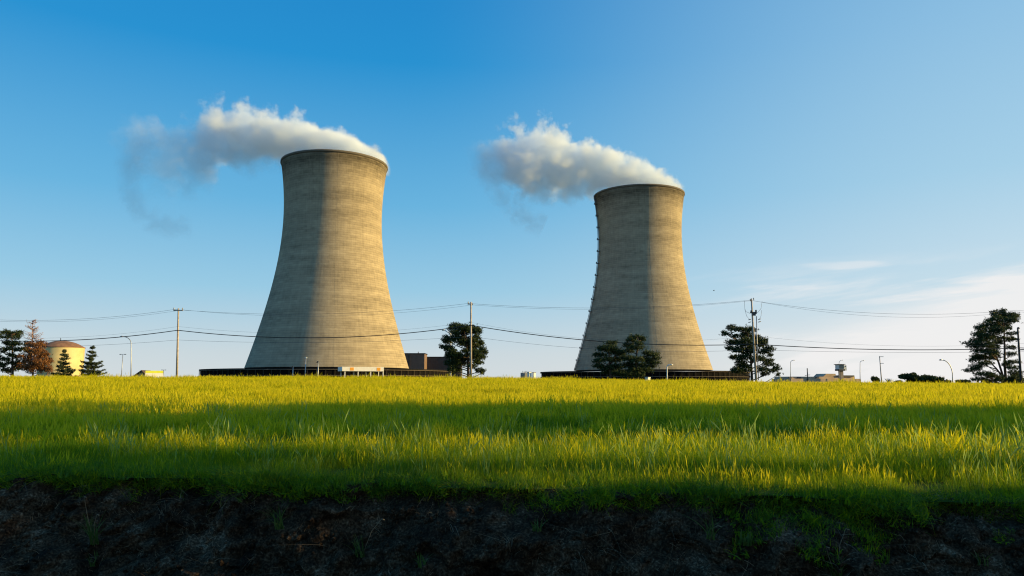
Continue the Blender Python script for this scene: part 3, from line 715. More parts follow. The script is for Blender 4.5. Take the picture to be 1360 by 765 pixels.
line_run([(-152, 435, 15), (236.4, 433.6, 12), (625.5, 428, 15), (1001, 446, 8), (1353, 456, 8), (1745, 440, 0)], .010, MAT['wire'], 'faintest hair thin wire running just above the thick black cable')
line_run([(-152, 440, 13.8), (236.2, 438.6, 13.2), (625.5, 432, 10), (1001.5, 457, 4.8), (1354, 462, 8), (1745, 445, 0)], .060, MAT['cable'], 'thick black cable sagging across both cooling towers')
line_run([(-152, 455, 7.5), (235.9, 451.5, 5.5), (625.5, 447, 9), (1002, 464.5, 2.2), (1354, 467, 6), (1745, 450, 0)], .016, MAT['wire'], 'lowest thin grey wire hanging below the thick black cable')

def lamp(px, py_top, arm, Y, label, name='street_lamp', curved=True, rad=.09, mat_=None, head=.55):
    """arm: pixel offset of the lamp head, 0 dx for none"""
    t = ground_thing(name, px, Y, label, 'street lamp', 'street lamps round the plant'); mm = mat_ or MAT['steel']
    hx, hy = arm
    top = rel(t, px + hx, py_top); sh = rel(t, px, py_top + hy)
    pts = [Vector((0, 0, 0)), Vector((sh.x * .5, 0, sh.z * .6)), sh]
    if curved:
        for u in (.2, .4, .6, .8, 1.0):
            a = u * math.pi / 2; pts.append(Vector((sh.x + (top.x - sh.x) * (1 - math.cos(a)), 0, sh.z + (top.z - sh.z) * math.sin(a))))
    else: pts.append(top)
    m = MB(); m.tube(pts, [rad * 1.25, rad] + [rad * .85] * (len(pts) - 2), 8); m.build('pole', mm, t)
    s = 1 if hx >= 0 else -1
    m = MB(); m.tube([top + Vector((-s * .1, 0, 0)), top + Vector((s * head * .4, 0, .02)), top + Vector((s * head, 0, -.03))], [.08, .16, .08], 8); m.build('lamp_head', mm, t)
    return t
def twin_lamp(px, py, half, Y, label):
    t = ground_thing('twin_street_lamp', px, Y, label, 'street lamp', 'street lamps round the plant')
    a = rel(t, px, py); hw = M(half, Y)
    m = MB(); m.tube([(0, 0, 0), (0, 0, a.z)], [.13, .09], 8); m.build('pole', MAT['steel'], t)
    m = MB(); m.box((0, 0, a.z), (hw * 1.2, .1, .1)); m.build('arm', MAT['steel'], t)
    for s in (-1, 1): m = MB(); m.box((s * hw * .75, 0, a.z - .02), (hw * .5, .3, .2)); m.build('lamp_head', MAT['darksteel'], t)
lamp(174, 447, (-11, 9), 150, 'tall curved street lamp left of the leftmost wooden pole, its arm pointing left')
twin_lamp(160.7, 470.5, 4.2, 230, 'twin headed lamp post right of the left spruces')
twin_lamp(216.5, 491.3, 3, 260, 'tiny far twin headed lamp beside the lime topped board')
lamp(598.5, 438.5, (-8, 5), 150, 'pale straight street lamp in front of the left side of the round pine', curved=False, rad=.14, mat_=MAT['white'])
lamp(886, 484.5, (4, 2.5), 140, 'short pale curved lamp before the foot of the right tower', rad=.12, mat_=MAT['white'])
lamp(1050, 478.5, (4, 3), 330, 'far lamp with its arm to the right over the left part of the gatehouse', rad=.13)
lamp(1114.3, 478.3, (4, 5), 400, 'far lamp rising just behind the guard tower roof', rad=.13)
lamp(1142.3, 479, (4, 3), 330, 'far lamp with its arm to the right over the right end of the gatehouse', rad=.13)
lamp(1265, 478, (-14, 18), 150, 'curved street lamp with its arm to the left beside the big right pine', rad=.10)
# camera masts before the left tower
for px, py, hd, lb in ((405, 475, (1, 2.2), 'mast with a pale floodlight before the shaded foot of the left tower'), (422, 480.5, (-1, 1.6), 'mast with a dark camera before the lit foot of the left tower'), (388.5, 487.3, (-1, 1.2), 'short mast before the dark ring, leftmost of three')):
    t = ground_thing('camera_mast', px, 210, lb, 'mast', 'camera masts before the left tower')
    a = rel(t, px, py)
    m = MB(); m.tube([(0, 0, 0), (0, 0, a.z + .1)], [.22 if px == 422 else .15, .13], 8); m.build('pole', MAT['steel'], t)
    m = MB(); m.box((hd[0] * .1, -.2, a.z), (.4 * hd[1] * .6, .5, .38)); m.tube([(0, 0, a.z - .25), (hd[0] * .3 - .4, -.1, a.z - .15)], .06, 6); m.build('camera_head', MAT['white'] if px == 405 else MAT['darksteel'], t)
# far pole with two crossarms, short mast over the gatehouse
t = ground_thing('power_pole', 1171, 300, 'far slim pole with two crossarms right of the gatehouse', 'utility pole')
a = rel(t, 1171, 473); m = MB(); m.tube([(0, 0, 0), (-.2, 0, a.z)], [.24, .16], 8); m.build('shaft', MAT['wood'], t)
for py, hw in ((473.8, 2.6), (482.5, 2.4)):
    c = rel(t, 1170.4, py); m = MB(); m.box((c.x + (.2 if py > 480 else 0), -.2, c.z), (M(hw * 2, 300), .14, .2)); m.build('crossarm', MAT['wood'], t)
t = ground_thing('radio_mast', 1073, 396, 'short dark mast with a bracket over the gatehouse roof', 'mast')
a = rel(t, 1072.7, 489); m = MB(); m.tube([(0, 0, 0), (0, 0, a.z)], [.32, .26], 8); m.build('shaft', MAT['darksteel'], t)
c = rel(t, 1073, 498); m = MB(); m.tube([(-1.4, 0, c.z - .4), (0, 0, c.z), (1.4, 0, c.z)], .14, 6); m.build('bracket', MAT['darksteel'], t)
# bird
q = P(948, 386, 90); t = thing('bird', q, 'tiny dark bird in flight right of the right tower', 'bird')
m = MB(); m.tube([(-.2, 0, .02), (-.1, 0, 0), (.05, 0, 0), (.16, 0, .03), (.22, 0, .03)], [.02, .06, .07, .045, .015], 8)
for s in (-1, 1): m.add([(-.08, s * .04, .02), (.08, s * .04, .03), (.02, s * .42, .14), (-.1, s * .4, .13), (-.08, s * .04, .0), (.08, s * .04, .01)], [(0, 1, 2, 3), (5, 4, 3, 2)])
m.build('body', MAT['bird'], t); t.scale = (.5, .5, .5)

# ------------------------------------------------------------------ trees
def sprays(C, size, n_needle=5, up=.35, rng=RNG, width=.16, flat=1.0):
    """tufts of thin pointed triangles radiating from each centre in C"""
    k = len(C); d = rng.normal(size=(k, n_needle, 3)); d[..., 2] = d[..., 2] * flat + up
    d /= np.linalg.norm(d, axis=-1, keepdims=True)
    s = size * rng.uniform(.6, 1.25, (k, n_needle, 1))
    o = rng.normal(size=(k, n_needle, 3)); o -= (o * d).sum(-1, keepdims=True) * d; o /= np.linalg.norm(o, axis=-1, keepdims=True)
    c = C[:, None, :] + rng.normal(size=(k, n_needle, 3)) * size * .2
    a = c - o * s * width - d * s * .15; b = c + o * s * width - d * s * .15; t_ = c + d * s
    V = np.stack([a, b, t_], 2).reshape(-1, 3)
    return V, np.arange(len(V)).reshape(-1, 3)
c_np = lambda v: np.array([v.x, v.y, v.z])
def pine(pads, trunk, Z, Y, label, mats=('bark', 'pine'), name='pine_tree', group='trees beyond the field', tuft=.29, dens=34, wob=1.0, limbs=True, trunk_r=.20, extra=(), thick=1.0):
    """pads: foliage layers (x, y, rx, ry) in the coordinates of a photograph crop Z = (x0, y0, scale); each gets its own distance"""
    rng = np.random.default_rng(abs(hash(label)) % 9999 if False else sum(map(ord, label)))
    x0, y0, sc = Z
    cv_ = lambda x, y: (x0 + x / sc, y0 + y / sc)
    bx, by = cv_(*trunk[0][0]); t = ground_thing(name, bx, Y, label, 'tree', group)
    base = Vector(t.location)
    mb = MB(); tr0 = []
    for j, tr in enumerate(trunk):
        pts = [P(*cv_(*p), Y) - base for p in tr]
        if j == 0: pts = [Vector((pts[0].x, 0, -.2))] + pts
        pts = [p + Vector((0, (0 if j == 0 else .3 * i), 0)) for i, p in enumerate(pts)]
        rs = np.linspace(trunk_r * (1 if j == 0 else .7), trunk_r * .25, len(pts)); mb.tube(pts, list(rs), 8)
        for i in range(len(pts) - 1):
            for u in np.linspace(0, 1, 8): tr0.append(pts[i].lerp(pts[i + 1], u))
    allv = []; spread = M(max(p[0] + p[2] for p in pads) - min(p[0] - p[2] for p in pads), Y) / sc * .42
    for (px, py, rx, ry) in pads:
        c0 = P(*cv_(px, py), Y) - base
        rxm, rzm = M(rx, Y) / sc, M(ry, Y) / sc
        off = min(abs(c0.x) / max(spread, .1), 1); ydep = rng.uniform(-1, 1) * spread * math.sqrt(max(.08, 1 - off * off)) * wob
        c = c0 + Vector((0, ydep, 0)); sc_p = (Y + ydep) / Y
        c = Vector(((base.x + c0.x) * sc_p - base.x, ydep, (base.z + c0.z - CAM_Z) * sc_p + CAM_Z - base.z))
        rym = max(rxm, rzm) * .85
        rxm *= 1.10; rzm *= rng.uniform(.95, 1.35) * thick; n = max(14, int(dens * rxm * (rzm + .15) * 7.0))
        d = rng.normal(size=(n, 3)); d /= np.linalg.norm(d, axis=1, keepdims=True); rad = rng.uniform(.15, 1.0, (n, 1)) ** .55
        q = d * rad * np.array([rxm, rym, rzm * .85]) + np.array(c)
        q = c_np(c) + (q - c_np(c)) * np.where(rng.random((n, 1)) < .16, rng.uniform(1.05, 1.4, (n, 1)), 1.0) + rng.normal(size=(n, 3)) * .14
        q[:, 2] += rzm * .18 - .12 * ((q[:, 0] - c.x) / max(rxm, .1)) ** 2 * rzm
        allv.append(q)
        if limbs and tr0:
            best = min(tr0, key=lambda p: abs(p.z - (c.z - .45 * abs(c.x - p.x))) + .4 * abs(p.x - c.x))
            mid = best.lerp(c, .55) + Vector((0, 0, -.10 * (c - best).length * .5))
            mb.tube([best, mid, c], [trunk_r * .36, trunk_r * .24, .025], 5)
            for _ in range(3):
                e = Vector(q[rng.integers(n)]); mb.tube([mid.lerp(c, .6), e], [.035, .012], 4)
    mb.build('trunk', MAT[mats[0]], t)
    C = np.concatenate(allv); V, F = sprays(C, tuft, 6, rng=rng)
    np_mesh('crown', V, F, MAT[mats[1]], t)
    for kind, eds, mm in extra:
        ea = []
        for (px, py, rx, ry) in eds:
            c = P(*cv_(px, py), Y) - base; rxm, rzm = M(rx, Y) / sc, M(ry, Y) / sc; n = int(dens * rxm * rzm * 4)
            d = rng.normal(size=(n, 3)); d /= np.linalg.norm(d, axis=1, keepdims=True)
            ea.append(d * rng.uniform(.2, 1, (n, 1)) ** .6 * np.array([rxm, rxm * .8, rzm]) + np.array(c))
        V, F = sprays(np.concatenate(ea), tuft, 6, rng=rng); np_mesh(kind, V, F, MAT[mm], t)
    return t
pine([(320, 125, 85, 32), (400, 150, 100, 45), (260, 150, 30, 18), (560, 185, 60, 38), (480, 165, 80, 48), (590, 165, 25, 25), (220, 290, 66, 46), (170, 365, 46, 22), (330, 275, 80, 48), (420, 285, 70, 48),
      (560, 262, 50, 28), (612, 328, 46, 36), (540, 365, 60, 40), (655, 430, 44, 30), (240, 390, 62, 36), (600, 492, 86, 32), (250, 475, 62, 36), (480, 400, 50, 30), (330, 500, 60, 36), (300, 560, 66, 44), (240, 560, 56, 36),
      (400, 575, 46, 20), (590, 562, 56, 22), (520, 300, 60, 40), (380, 210, 70, 34), (480, 340, 60, 40), (280, 430, 60, 40), (360, 460, 60, 30), (560, 450, 70, 36), (420, 520, 60, 30), (520, 600, 50, 24), (300, 200, 50, 26), (630, 400, 40, 30), (330, 640, 50, 30), (275, 645, 46, 44), (600, 650, 54, 18), (645, 670, 22, 22), (380, 330, 40, 26), (450, 480, 40, 30), (540, 430, 50, 26), (560, 530, 40, 20), (420, 420, 36, 18)],
     [[(468, 725), (466, 560), (456, 420), (440, 280), (410, 160)], [(470, 600), (520, 470), (560, 330)]], (570, 420, 9.0), 124, 'round dark pine between the two cooling towers, behind a wooden pole', trunk_r=.28, dens=40)
pine([(70, 290, 38, 18), (30, 345, 34, 13), (10, 330, 18, 8), (140, 303, 66, 20), (230, 310, 56, 22), (200, 358, 56, 36), (110, 360, 36, 12), (90, 415, 66, 20), (200, 420, 76, 36), (350, 400, 36, 16), (320, 430, 66, 26), (60, 465, 36, 18),
      (140, 480, 66, 34), (235, 480, 56, 36), (385, 475, 44, 18), (340, 495, 46, 22), (100, 540, 46, 24), (180, 540, 56, 34), (300, 550, 56, 20), (370, 570, 54, 14), (150, 600, 46, 34), (390, 600, 54, 12), (460, 630, 32, 14), (330, 640, 46, 16),
      (410, 652, 54, 11), (350, 682, 36, 14), (470, 685, 20, 9), (190, 640, 56, 36), (120, 650, 50, 24), (280, 380, 50, 24), (400, 520, 26, 12)],
     [[(248, 735), (238, 560), (232, 420), (205, 320)], [(238, 600), (300, 500), (330, 430)], [(236, 540), (150, 430), (80, 330)]], (960, 390, 6.38), 124, 'loose wide pine behind the leaning pole with switchgear', trunk_r=.27)
pine([(330, 108, 28, 18), (410, 98, 38, 20), (380, 130, 60, 26), (480, 135, 70, 26), (540, 125, 22, 16), (350, 160, 60, 26), (480, 172, 62, 24), (285, 182, 36, 16), (330, 210, 66, 28), (240, 220, 38, 16), (420, 210, 56, 22), (205, 238, 42, 16),
      (290, 260, 86, 28), (370, 262, 56, 36), (190, 290, 46, 22), (250, 312, 80, 36), (490, 288, 56, 11), (330, 325, 56, 26), (175, 348, 56, 16), (105, 372, 46, 9), (160, 400, 56, 20), (250, 382, 80, 36), (490, 338, 46, 18), (330, 402, 46, 26),
      (200, 440, 66, 16), (300, 450, 66, 32), (190, 490, 60, 16), (150, 520, 38, 12), (240, 505, 84, 20), (335, 490, 46, 34), (480, 410, 46, 11), (485, 470, 46, 16), (250, 552, 66, 14), (185, 580, 60, 14), (115, 612, 48, 9), (170, 600, 40, 10),
      (250, 645, 80, 16), (310, 665, 56, 24), (200, 692, 66, 16), (300, 712, 76, 18), (490, 540, 62, 14), (495, 590, 56, 12), (520, 635, 56, 14), (510, 690, 62, 26), (370, 360, 40, 22), (460, 240, 30, 12), (380, 690, 40, 20), (430, 330, 26, 12), (440, 560, 30, 10)],
     [[(440, 725), (428, 560), (428, 400), (422, 250), (402, 120)], [(425, 700), (385, 540), (345, 420), (300, 330)], [(420, 680), (360, 590), (320, 540)]], (1270, 400, 6.656), 122, 'biggest pine with a ragged leaning crown near the right edge', trunk_r=.26, dens=30)
pine([(665, 180, 38, 13), (610, 220, 46, 20), (565, 256, 30, 11), (650, 215, 56, 22), (690, 240, 46, 26), (600, 262, 46, 13), (560, 300, 18, 8), (590, 296, 38, 12), (640, 290, 36, 12), (690, 292, 46, 26), (725, 250, 36, 26), (580, 330, 36, 12), (620, 346, 48, 12), (690, 340, 56, 26), (720, 380, 46, 18), (640, 372, 40, 12)],
     [[(660, 405), (652, 300), (648, 235), (662, 180)], [(655, 320), (700, 250)]], (680, 420, 5.037), 112, 'shorter left one of the twin pines before the right tower', trunk_r=.22, tuft=.26, dens=44, thick=.72, wob=.7)
pine([(830, 140, 48, 13), (872, 155, 26, 13), (800, 160, 38, 13), (778, 195, 36, 13), (830, 212, 56, 15), (852, 185, 28, 13), (785, 232, 34, 11), (940, 256, 48, 15), (900, 246, 28, 9), (962, 284, 26, 13), (770, 282, 46, 20), (830, 292, 54, 20), (900, 292, 46, 16), (945, 312, 46, 11), (780, 330, 46, 26), (870, 332, 56, 16), (935, 336, 36, 8), (830, 362, 66, 20), (905, 362, 36, 11), (770, 390, 46, 16), (860, 395, 36, 10)],
     [[(842, 412), (832, 320), (834, 250), (850, 185), (838, 140)], [(834, 300), (890, 270), (940, 256)]], (680, 420, 5.037), 112, 'taller right one of the twin pines before the right tower', trunk_r=.22, tuft=.26, dens=44, thick=.72, wob=.7)
pine([(70, 200, 66, 30), (200, 212, 66, 24), (60, 252, 56, 12), (135, 228, 56, 20), (240, 190, 30, 14), (190, 262, 50, 13), (80, 318, 46, 20), (130, 340, 56, 20), (185, 330, 46, 26), (38, 410, 28, 16), (90, 390, 56, 15), (205, 400, 46, 26), (132, 468, 36, 24), (192, 490, 36, 26), (28, 510, 36, 20), (90, 520, 36, 11), (40, 580, 46, 15),
      (130, 558, 36, 11), (10, 600, 36, 16), (60, 640, 56, 11), (200, 570, 36, 36), (185, 625, 46, 26), (-40, 480, 50, 24), (-50, 560, 60, 24), (-30, 230, 40, 18), (-60, 380, 50, 26), (110, 660, 60, 14)],
     [[(150, 690), (150, 480), (148, 330), (140, 215)]], (0, 420, 9.0), 132, 'dark flat layered pine at the left edge', trunk_r=.25)
# the half dead spruce
def dead_spruce():
    Y, Z = 131, (0, 420, 9.0)
    t = pine([(430, 345, 70, 30), (500, 345, 46, 34), (340, 400, 76, 32), (450, 420, 86, 36), (260, 480, 56, 14), (420, 490, 110, 40), (540, 470, 60, 24), (330, 540, 86, 30), (480, 560, 100, 40), (570, 545, 46, 46), (400, 620, 96, 40), (520, 640, 80, 34), (360, 335, 40, 22), (380, 440, 60, 30), (260, 600, 50, 30), (590, 640, 36, 30)],
             [[(392, 695), (390, 480), (388, 300), (385, 60)]], Z, Y, 'half dead rust coloured spruce with a bare pinkish top', ('deadbark', 'rust'), 'spruce_tree', dens=20, tuft=.34, trunk_r=.20,
             extra=[('green_foliage', [(300, 330, 52, 34), (290, 400, 56, 34), (240, 540, 46, 34), (300, 620, 76, 40), (360, 670, 60, 16)], 'pine')])
    rng = np.random.default_rng(5); base = Vector(t.location); mb = MB()
    for i in range(64):
        py = rng.uniform(58, 300); ln = 40 + (py - 50) * .28; a = rng.uniform(0, 2 * math.pi)
        c = P(Z[0] + 388 / 9, Z[1] + py / 9, Y) - base; l_ = M(ln, Y) / 9 * rng.uniform(.7, 1.25)
        e = c + Vector((math.cos(a) * l_, math.sin(a) * l_, l_ * rng.uniform(.1, .5)))
        mb.tube([c, c.lerp(e, .55) + Vector((0, 0, -.08 * l_)), e], [.045, .032, .018], 4)
        for k in range(5):
            s = c.lerp(e, rng.uniform(.3, 1)); mb.tube([s, s + Vector(rng.normal(size=3)) * .16 + Vector((0, 0, .08))], [.022, .012], 4)
    mb.build('bare_branch_top', MAT['deadbark'], t)
dead_spruce()
def spruce(apex, base_py, half, Z, Y, label, tiers, seed):
    rng = np.random.default_rng(seed); x0, y0, sc = Z
    ax_, ay_ = x0 + apex[0] / sc, y0 + apex[1] / sc; t = ground_thing('spruce_tree', ax_, Y, label, 'tree', 'trees beyond the field'); base = Vector(t.location)
    top = P(ax_, ay_, Y).z - base.z; hw = M(half, Y) / sc; zb = P(ax_, y0 + base_py / sc, Y).z - base.z
    mb = MB(); mb.tube([(0, 0, -.1), (0, 0, top * .6), (0, 0, top)], [.16, .09, .02], 7); C = []
    for i in range(tiers):
        u = i / (tiers - 1); z = zb * .3 + (top - zb * .3) * (1 - u) * .97; r = hw * (.10 + .95 * u)
        for k in range(7 + int(9 * u)):
            a = rng.uniform(0, 2 * math.pi); l_ = r * rng.uniform(.45, 1.35); s0 = Vector((0, 0, z + rng.normal() * .1))
            e = s0 + Vector((math.cos(a) * l_, math.sin(a) * l_, l_ * (.28 - .15 * u) + rng.normal() * .08)); md = s0.lerp(e, .55) - Vector((0, 0, l_ * .10))
            mb.tube([s0, md, e], [.035, .025, .010], 4)
            for q in np.linspace(.18, 1, max(5, int(l_ / .11))):
                p = s0.lerp(md, q / .55) if q < .55 else md.lerp(e, (q - .55) / .45)
                for _ in range(3): C.append(np.array(p) + rng.normal(size=3) * np.array([.10, .10, .05]) * (1.2 - .4 * q))
    mb.build('trunk', MAT['bark'], t); V, F = sprays(np.array(C), .24, 6, .15, rng); np_mesh('crown', V, F, MAT['spruce'], t)
spruce((745, 412), 690, 150, (0, 420, 9.0), 126, 'small sunlit spruce standing before the cream tank', 9, 3)
spruce((1078, 368), 690, 165, (0, 420, 9.0), 128, 'grey green spruce right of the cream tank', 10, 4)
# far clumps at the right
def bush(px, py_top, half, Y, label, mm='broad', name='bush', seed=1, n=420, bare=False):
    rng = np.random.default_rng(seed); t = ground_thing(name, px, Y, label, 'bush' if name == 'bush' else 'tree', 'far bushes and trees at the right'); top = rel(t, px, py_top).z; hw = M(half, Y)
    mb = MB()
    for k in range(7 if not bare else 26):
        a = rng.uniform(0, 2 * math.pi); e = Vector((math.cos(a) * hw * rng.uniform(.1, .8), math.sin(a) * hw * .6, top * rng.uniform(.6, .98)))
        mb.tube([(0, 0, 0), e * .5 + Vector((0, 0, top * .1)), e], [.16, .09, .03], 5)
    mb.build('trunk', MAT['bark'] if not bare else MAT['wood'], t)
    if bare: return
    C = []
    for k in range(9):
        a = rng.uniform(0, 2 * math.pi); c = np.array([math.cos(a) * hw * .6, math.sin(a) * hw * .5, top * rng.uniform(.2, .78)]); r = np.array([hw * rng.uniform(.3, .5), hw * .5, top * rng.uniform(.15, .28)])
        d = rng.normal(size=(n // 9 * 2, 3)); d /= np.linalg.norm(d, axis=1, keepdims=True); C.append(c + d * r * rng.uniform(.3, 1, (len(d), 1)) ** .5)
    V, F = sprays(np.concatenate(C), hw * .12 + .25, 4, .2, rng, .4); np_mesh('crown', V, F, MAT[mm], t)
bush(1213, 496, 16, 330, 'left of two round dark trees behind the field at the far right', 'pine', 'round_tree', 2, 900)
bush(1238, 497.5, 15, 330, 'right of two round dark trees behind the field at the far right', 'pine', 'round_tree', 3, 900)
bush(1163, 499.8, 5, 330, 'small dark bush at the right end of the gatehouse', 'broad', 'bush', 4, 300)
bush(1180, 501.5, 6, 330, 'low pale twiggy bush right of the far two armed pole', 'broad', 'bush', 5, 200, True)
bush(1249, 498, 9, 345, 'bare twiggy tree behind the round dark trees', 'broad', 'bare_tree', 6, 200, True)
bush(1259, 504.2, 4, 330, 'small green bush left of the curved right street lamp', 'broad', 'bush', 7, 200)
bush(1279, 503.6, 9, 330, 'low green bush between the curved lamp and the big pine', 'broad', 'bush', 8, 260)
bush(1193, 505, 5, 340, 'tiny bush left of the round dark trees', 'broad', 'bush', 10, 160)
bush(1345, 497, 12, 128, 'olive bush at the foot of the big right pine', 'broad', 'bush', 9, 500)

# roadside trees on the sun's side, out of the picture: their shade crosses the field
def shade_tree(x, y, r, z0, z1, seed, label, n=2600, lobes=15):
    rng = np.random.default_rng(seed); gz = float(field_z(x, y)) if y > 9 else -.45
    t = thing('roadside_tree', (x, y, gz), label, 'tree', 'roadside trees on the sunny side'); mb = MB()
    zc_ = (z0 + z1) / 2; hz = (z1 - z0) / 2
    mb.tube([(0, 0, -.3), (.1, 0, zc_ * .6), (0, .1, zc_ + hz * .6)], [.38, .28, .08], 9); C = []
    for k in range(lobes):
        d = rng.normal(size=3); d /= np.linalg.norm(d); c = d * np.array([r * .7, r * .7, hz * .72]) * rng.uniform(.4, 1) ** .5 + np.array([0, 0, zc_])
        mb.tube([(0, 0, max(z0 * .7, zc_ - hz * .8)), (c[0] * .5, c[1] * .5, c[2] * .8), tuple(c)], [.16, .10, .03], 5)
        q = rng.normal(size=(n // lobes, 3)); C.append(c + q * np.array([r, r, hz]) * .20)
    mb.build('trunk', MAT['bark'], t); V, F = sprays(np.concatenate(C), .62, 4, 0, rng, .36); np_mesh('crown', V, F, MAT['broad'], t)
shade_tree(47, 15.4, 2.6, .6, 16.7, 21, 'bushy roadside tree beyond the right edge, farthest from the road', 3600)
shade_tree(53, 18.4, 2.1, .6, 20.0, 25, 'second bushy roadside tree beyond the right edge', 3600)
shade_tree(40, 9.3, 3.2, 12.3, 24.5, 22, 'tall roadside tree beyond the right edge with a high crown', 6500, 26)
shade_tree(36, 7.4, 2.5, 10.9, 20.3, 28, 'roadside tree beyond the right edge with a bare lower trunk', 5200, 26)
shade_tree(46, 13.0, 1.8, 12.8, 23.0, 27, 'thin roadside tree beyond the right edge with a small crown', 2400, 20)
shade_tree(27, 7.3, .95, .4, 7.6, 29, 'narrow columnar bush beyond the right edge', 2600, 30)
shade_tree(30, 4.3, 2.9, .5, 12.7, 23, 'bushy tree beside the road beyond the right edge', 9500, 50)
shade_tree(24, 0.5, 3.6, .5, 11.5, 24, 'bushy tree across the road beyond the right edge')

# ------------------------------------------------------------------ grass
def grass_mat():
    m, Nn, Ln, b = mat('field_grass')
    at = Nn.new('ShaderNodeAttribute'); at.attribute_name = 'tint'
    oi = Nn.new('ShaderNodeObjectInfo'); g = Nn.new('ShaderNodeNewGeometry')
    n = Nn.new('ShaderNodeTexNoise'); n.inputs['Scale'].default_value = .35; n.inputs['Detail'].default_value = 4; Ln.new(g.outputs['Position'], n.inputs['Vector'])
    def mt(op, a, c=None, d=None):
        nn = Nn.new('ShaderNodeMath'); nn.operation = op
        for i, v in enumerate((a, c, d)):
            if v is None: continue
            if isinstance(v, (int, float)): nn.inputs[i].default_value = v
            else: Ln.new(v, nn.inputs[i])
        return nn.outputs[0]
    v = mt('MULTIPLY_ADD', oi.outputs['Random'], .16, mt('SUBTRACT', at.outputs['Fac'], .08))
    v = mt('ADD', v, mt('MULTIPLY', mt('SUBTRACT', n.outputs['Fac'], .5), .35))
    r = ramp(Nn, [(.0, (.022, .062, .008)), (.30, (.084, .178, .006)), (.52, (.185, .295, .004)), (.76, (.50, .48, .003)), (1.0, (.62, .54, .02))]); Ln.new(v, r.inputs[0])
    Ln.new(r.outputs[0], b.inputs['Base Color']); b.inputs['Roughness'].default_value = .55; sp_ = Nn.new('ShaderNodeMapRange'); Ln.new(v, sp_.inputs[0])
    for i_, x_ in enumerate((.40, .66, .34, .03)): sp_.inputs[i_ + 1].default_value = x_
    Ln.new(sp_.outputs[0], b.inputs['Specular IOR Level'])
    tr = Nn.new('ShaderNodeBsdfTranslucent'); Ln.new(r.outputs[0], tr.inputs[0]); mx = Nn.new('ShaderNodeMixShader'); mx.inputs[0].default_value = .5
    Ln.new(b.outputs[0], mx.inputs[1]); Ln.new(tr.outputs[0], mx.inputs[2]); Ln.new(mx.outputs[0], Nn['Material Output'].inputs[0])
    return m
GM = grass_mat()
def blades(n, rad, h0, h1, w0, lean, tint, rng, seg=3, heads=False):
    """n bent tapering blades: returns V, F(quads), tint per vertex"""
    a = rng.uniform(0, 2 * np.pi, n); rr = rad * np.sqrt(rng.random(n)); bx, by = rr * np.cos(a), rr * np.sin(a)
    h = rng.uniform(h0, h1, n); da = rng.uniform(0, 2 * np.pi, n); le = np.abs(rng.normal(0, lean, n)) * h
    fa = rng.uniform(0, 2 * np.pi, n); wd = w0 * rng.uniform(.6, 1.3, n)
    Vs = []; Ts = []; tb = np.clip(tint + rng.normal(0, .10, n), .02, 1)
    for i in range(seg + 1):
        u = i / seg; cx = bx + np.cos(da) * le * u ** 1.8 - .07 * h * u; cy_ = by + np.sin(da) * le * u ** 1.8; cz = h * u * (1 - .22 * (le / h) * u)
        if heads: wu = wd * (.35 if u < .72 else (1.7 if u < .97 else .3))
        else: wu = wd * (1 - u ** 1.6 * .93)
        ox, oy = np.cos(fa) * wu / 2, np.sin(fa) * wu / 2
        Vs.append(np.stack([np.stack([cx - ox, cy_ - oy, cz], -1), np.stack([cx + ox, cy_ + oy, cz], -1)], 1))
        t_ = np.clip(tb + (.10 * u if not heads else (.30 if u > .7 else 0)), 0, 1); Ts.append(np.stack([t_, t_], 1))
    V = np.stack(Vs, 1).reshape(-1, 3); Tn = np.stack(Ts, 1).reshape(-1)
    b0 = (np.arange(n) * (seg + 1) * 2)[:, None, None]; i = (np.arange(seg) * 2)[None, :, None]
    F = (b0 + i + np.array([0, 1, 3, 2])[None, None]).reshape(-1, 4)
    return V, F, Tn
def clump(parts, name, m=None):
    V = []; F = []; Tn = []; b = 0
    for v, f, t in parts: V.append(v); F.append(f + b); Tn.append(t); b += len(v)
    o = np_mesh(name, np.concatenate(V), np.concatenate(F), m or GM, link=False)
    at = o.data.attributes.new('tint', 'FLOAT', 'POINT'); at.data.foreach_set('value', np.concatenate(Tn).astype(np.float32))
    return o
gr = np.random.default_rng(3)
protos = []
for i in range(8):     # green tall grass with some stalks
    protos.append(clump([blades(170, .33, .07, .22, .0058, .55, .36, gr), blades(46, .35, .14, .32, .0050, .40, .44, gr), blades(10, .34, .10, .24, .0045, 1.1, .78, gr), blades(7, .33, .20, .40, .0050, .3, .60, gr, 5, True)], 'grass_clump'))
for i in range(6):     # ripe yellow grass
    protos.append(clump([blades(120, .34, .08, .24, .008, .50, .44, gr), blades(60, .36, .14, .33, .008, .36, .66, gr, 4, True), blades(22, .36, .22, .42, .008, .26, .80, gr, 5, True)], 'ripe_grass_clump'))
for i in range(5):     # low broad leaved growth at the bank's edge
    protos.append(clump([blades(30, .26, .05, .17, .022, .9, .30, gr), blades(16, .26, .04, .14, .030, 1.0, .42, gr), blades(60, .28, .08, .26, .006, .6, .26, gr), blades(6, .25, .15, .34, .005, .5, .74, gr)], 'edge_clump'))
STALKM = leafy('pale_stalks', (.14, .26, .04), (.36, .45, .10), .45, 2)
for i in range(4):     # pale flowering stalks
    protos.append(clump([blades(6, .2, .28, .56, .0100, .24, .60, gr, 6, True), blades(7, .22, .22, .5, .009, .3, .50, gr, 4)], 'stalk_clump', STALKM))
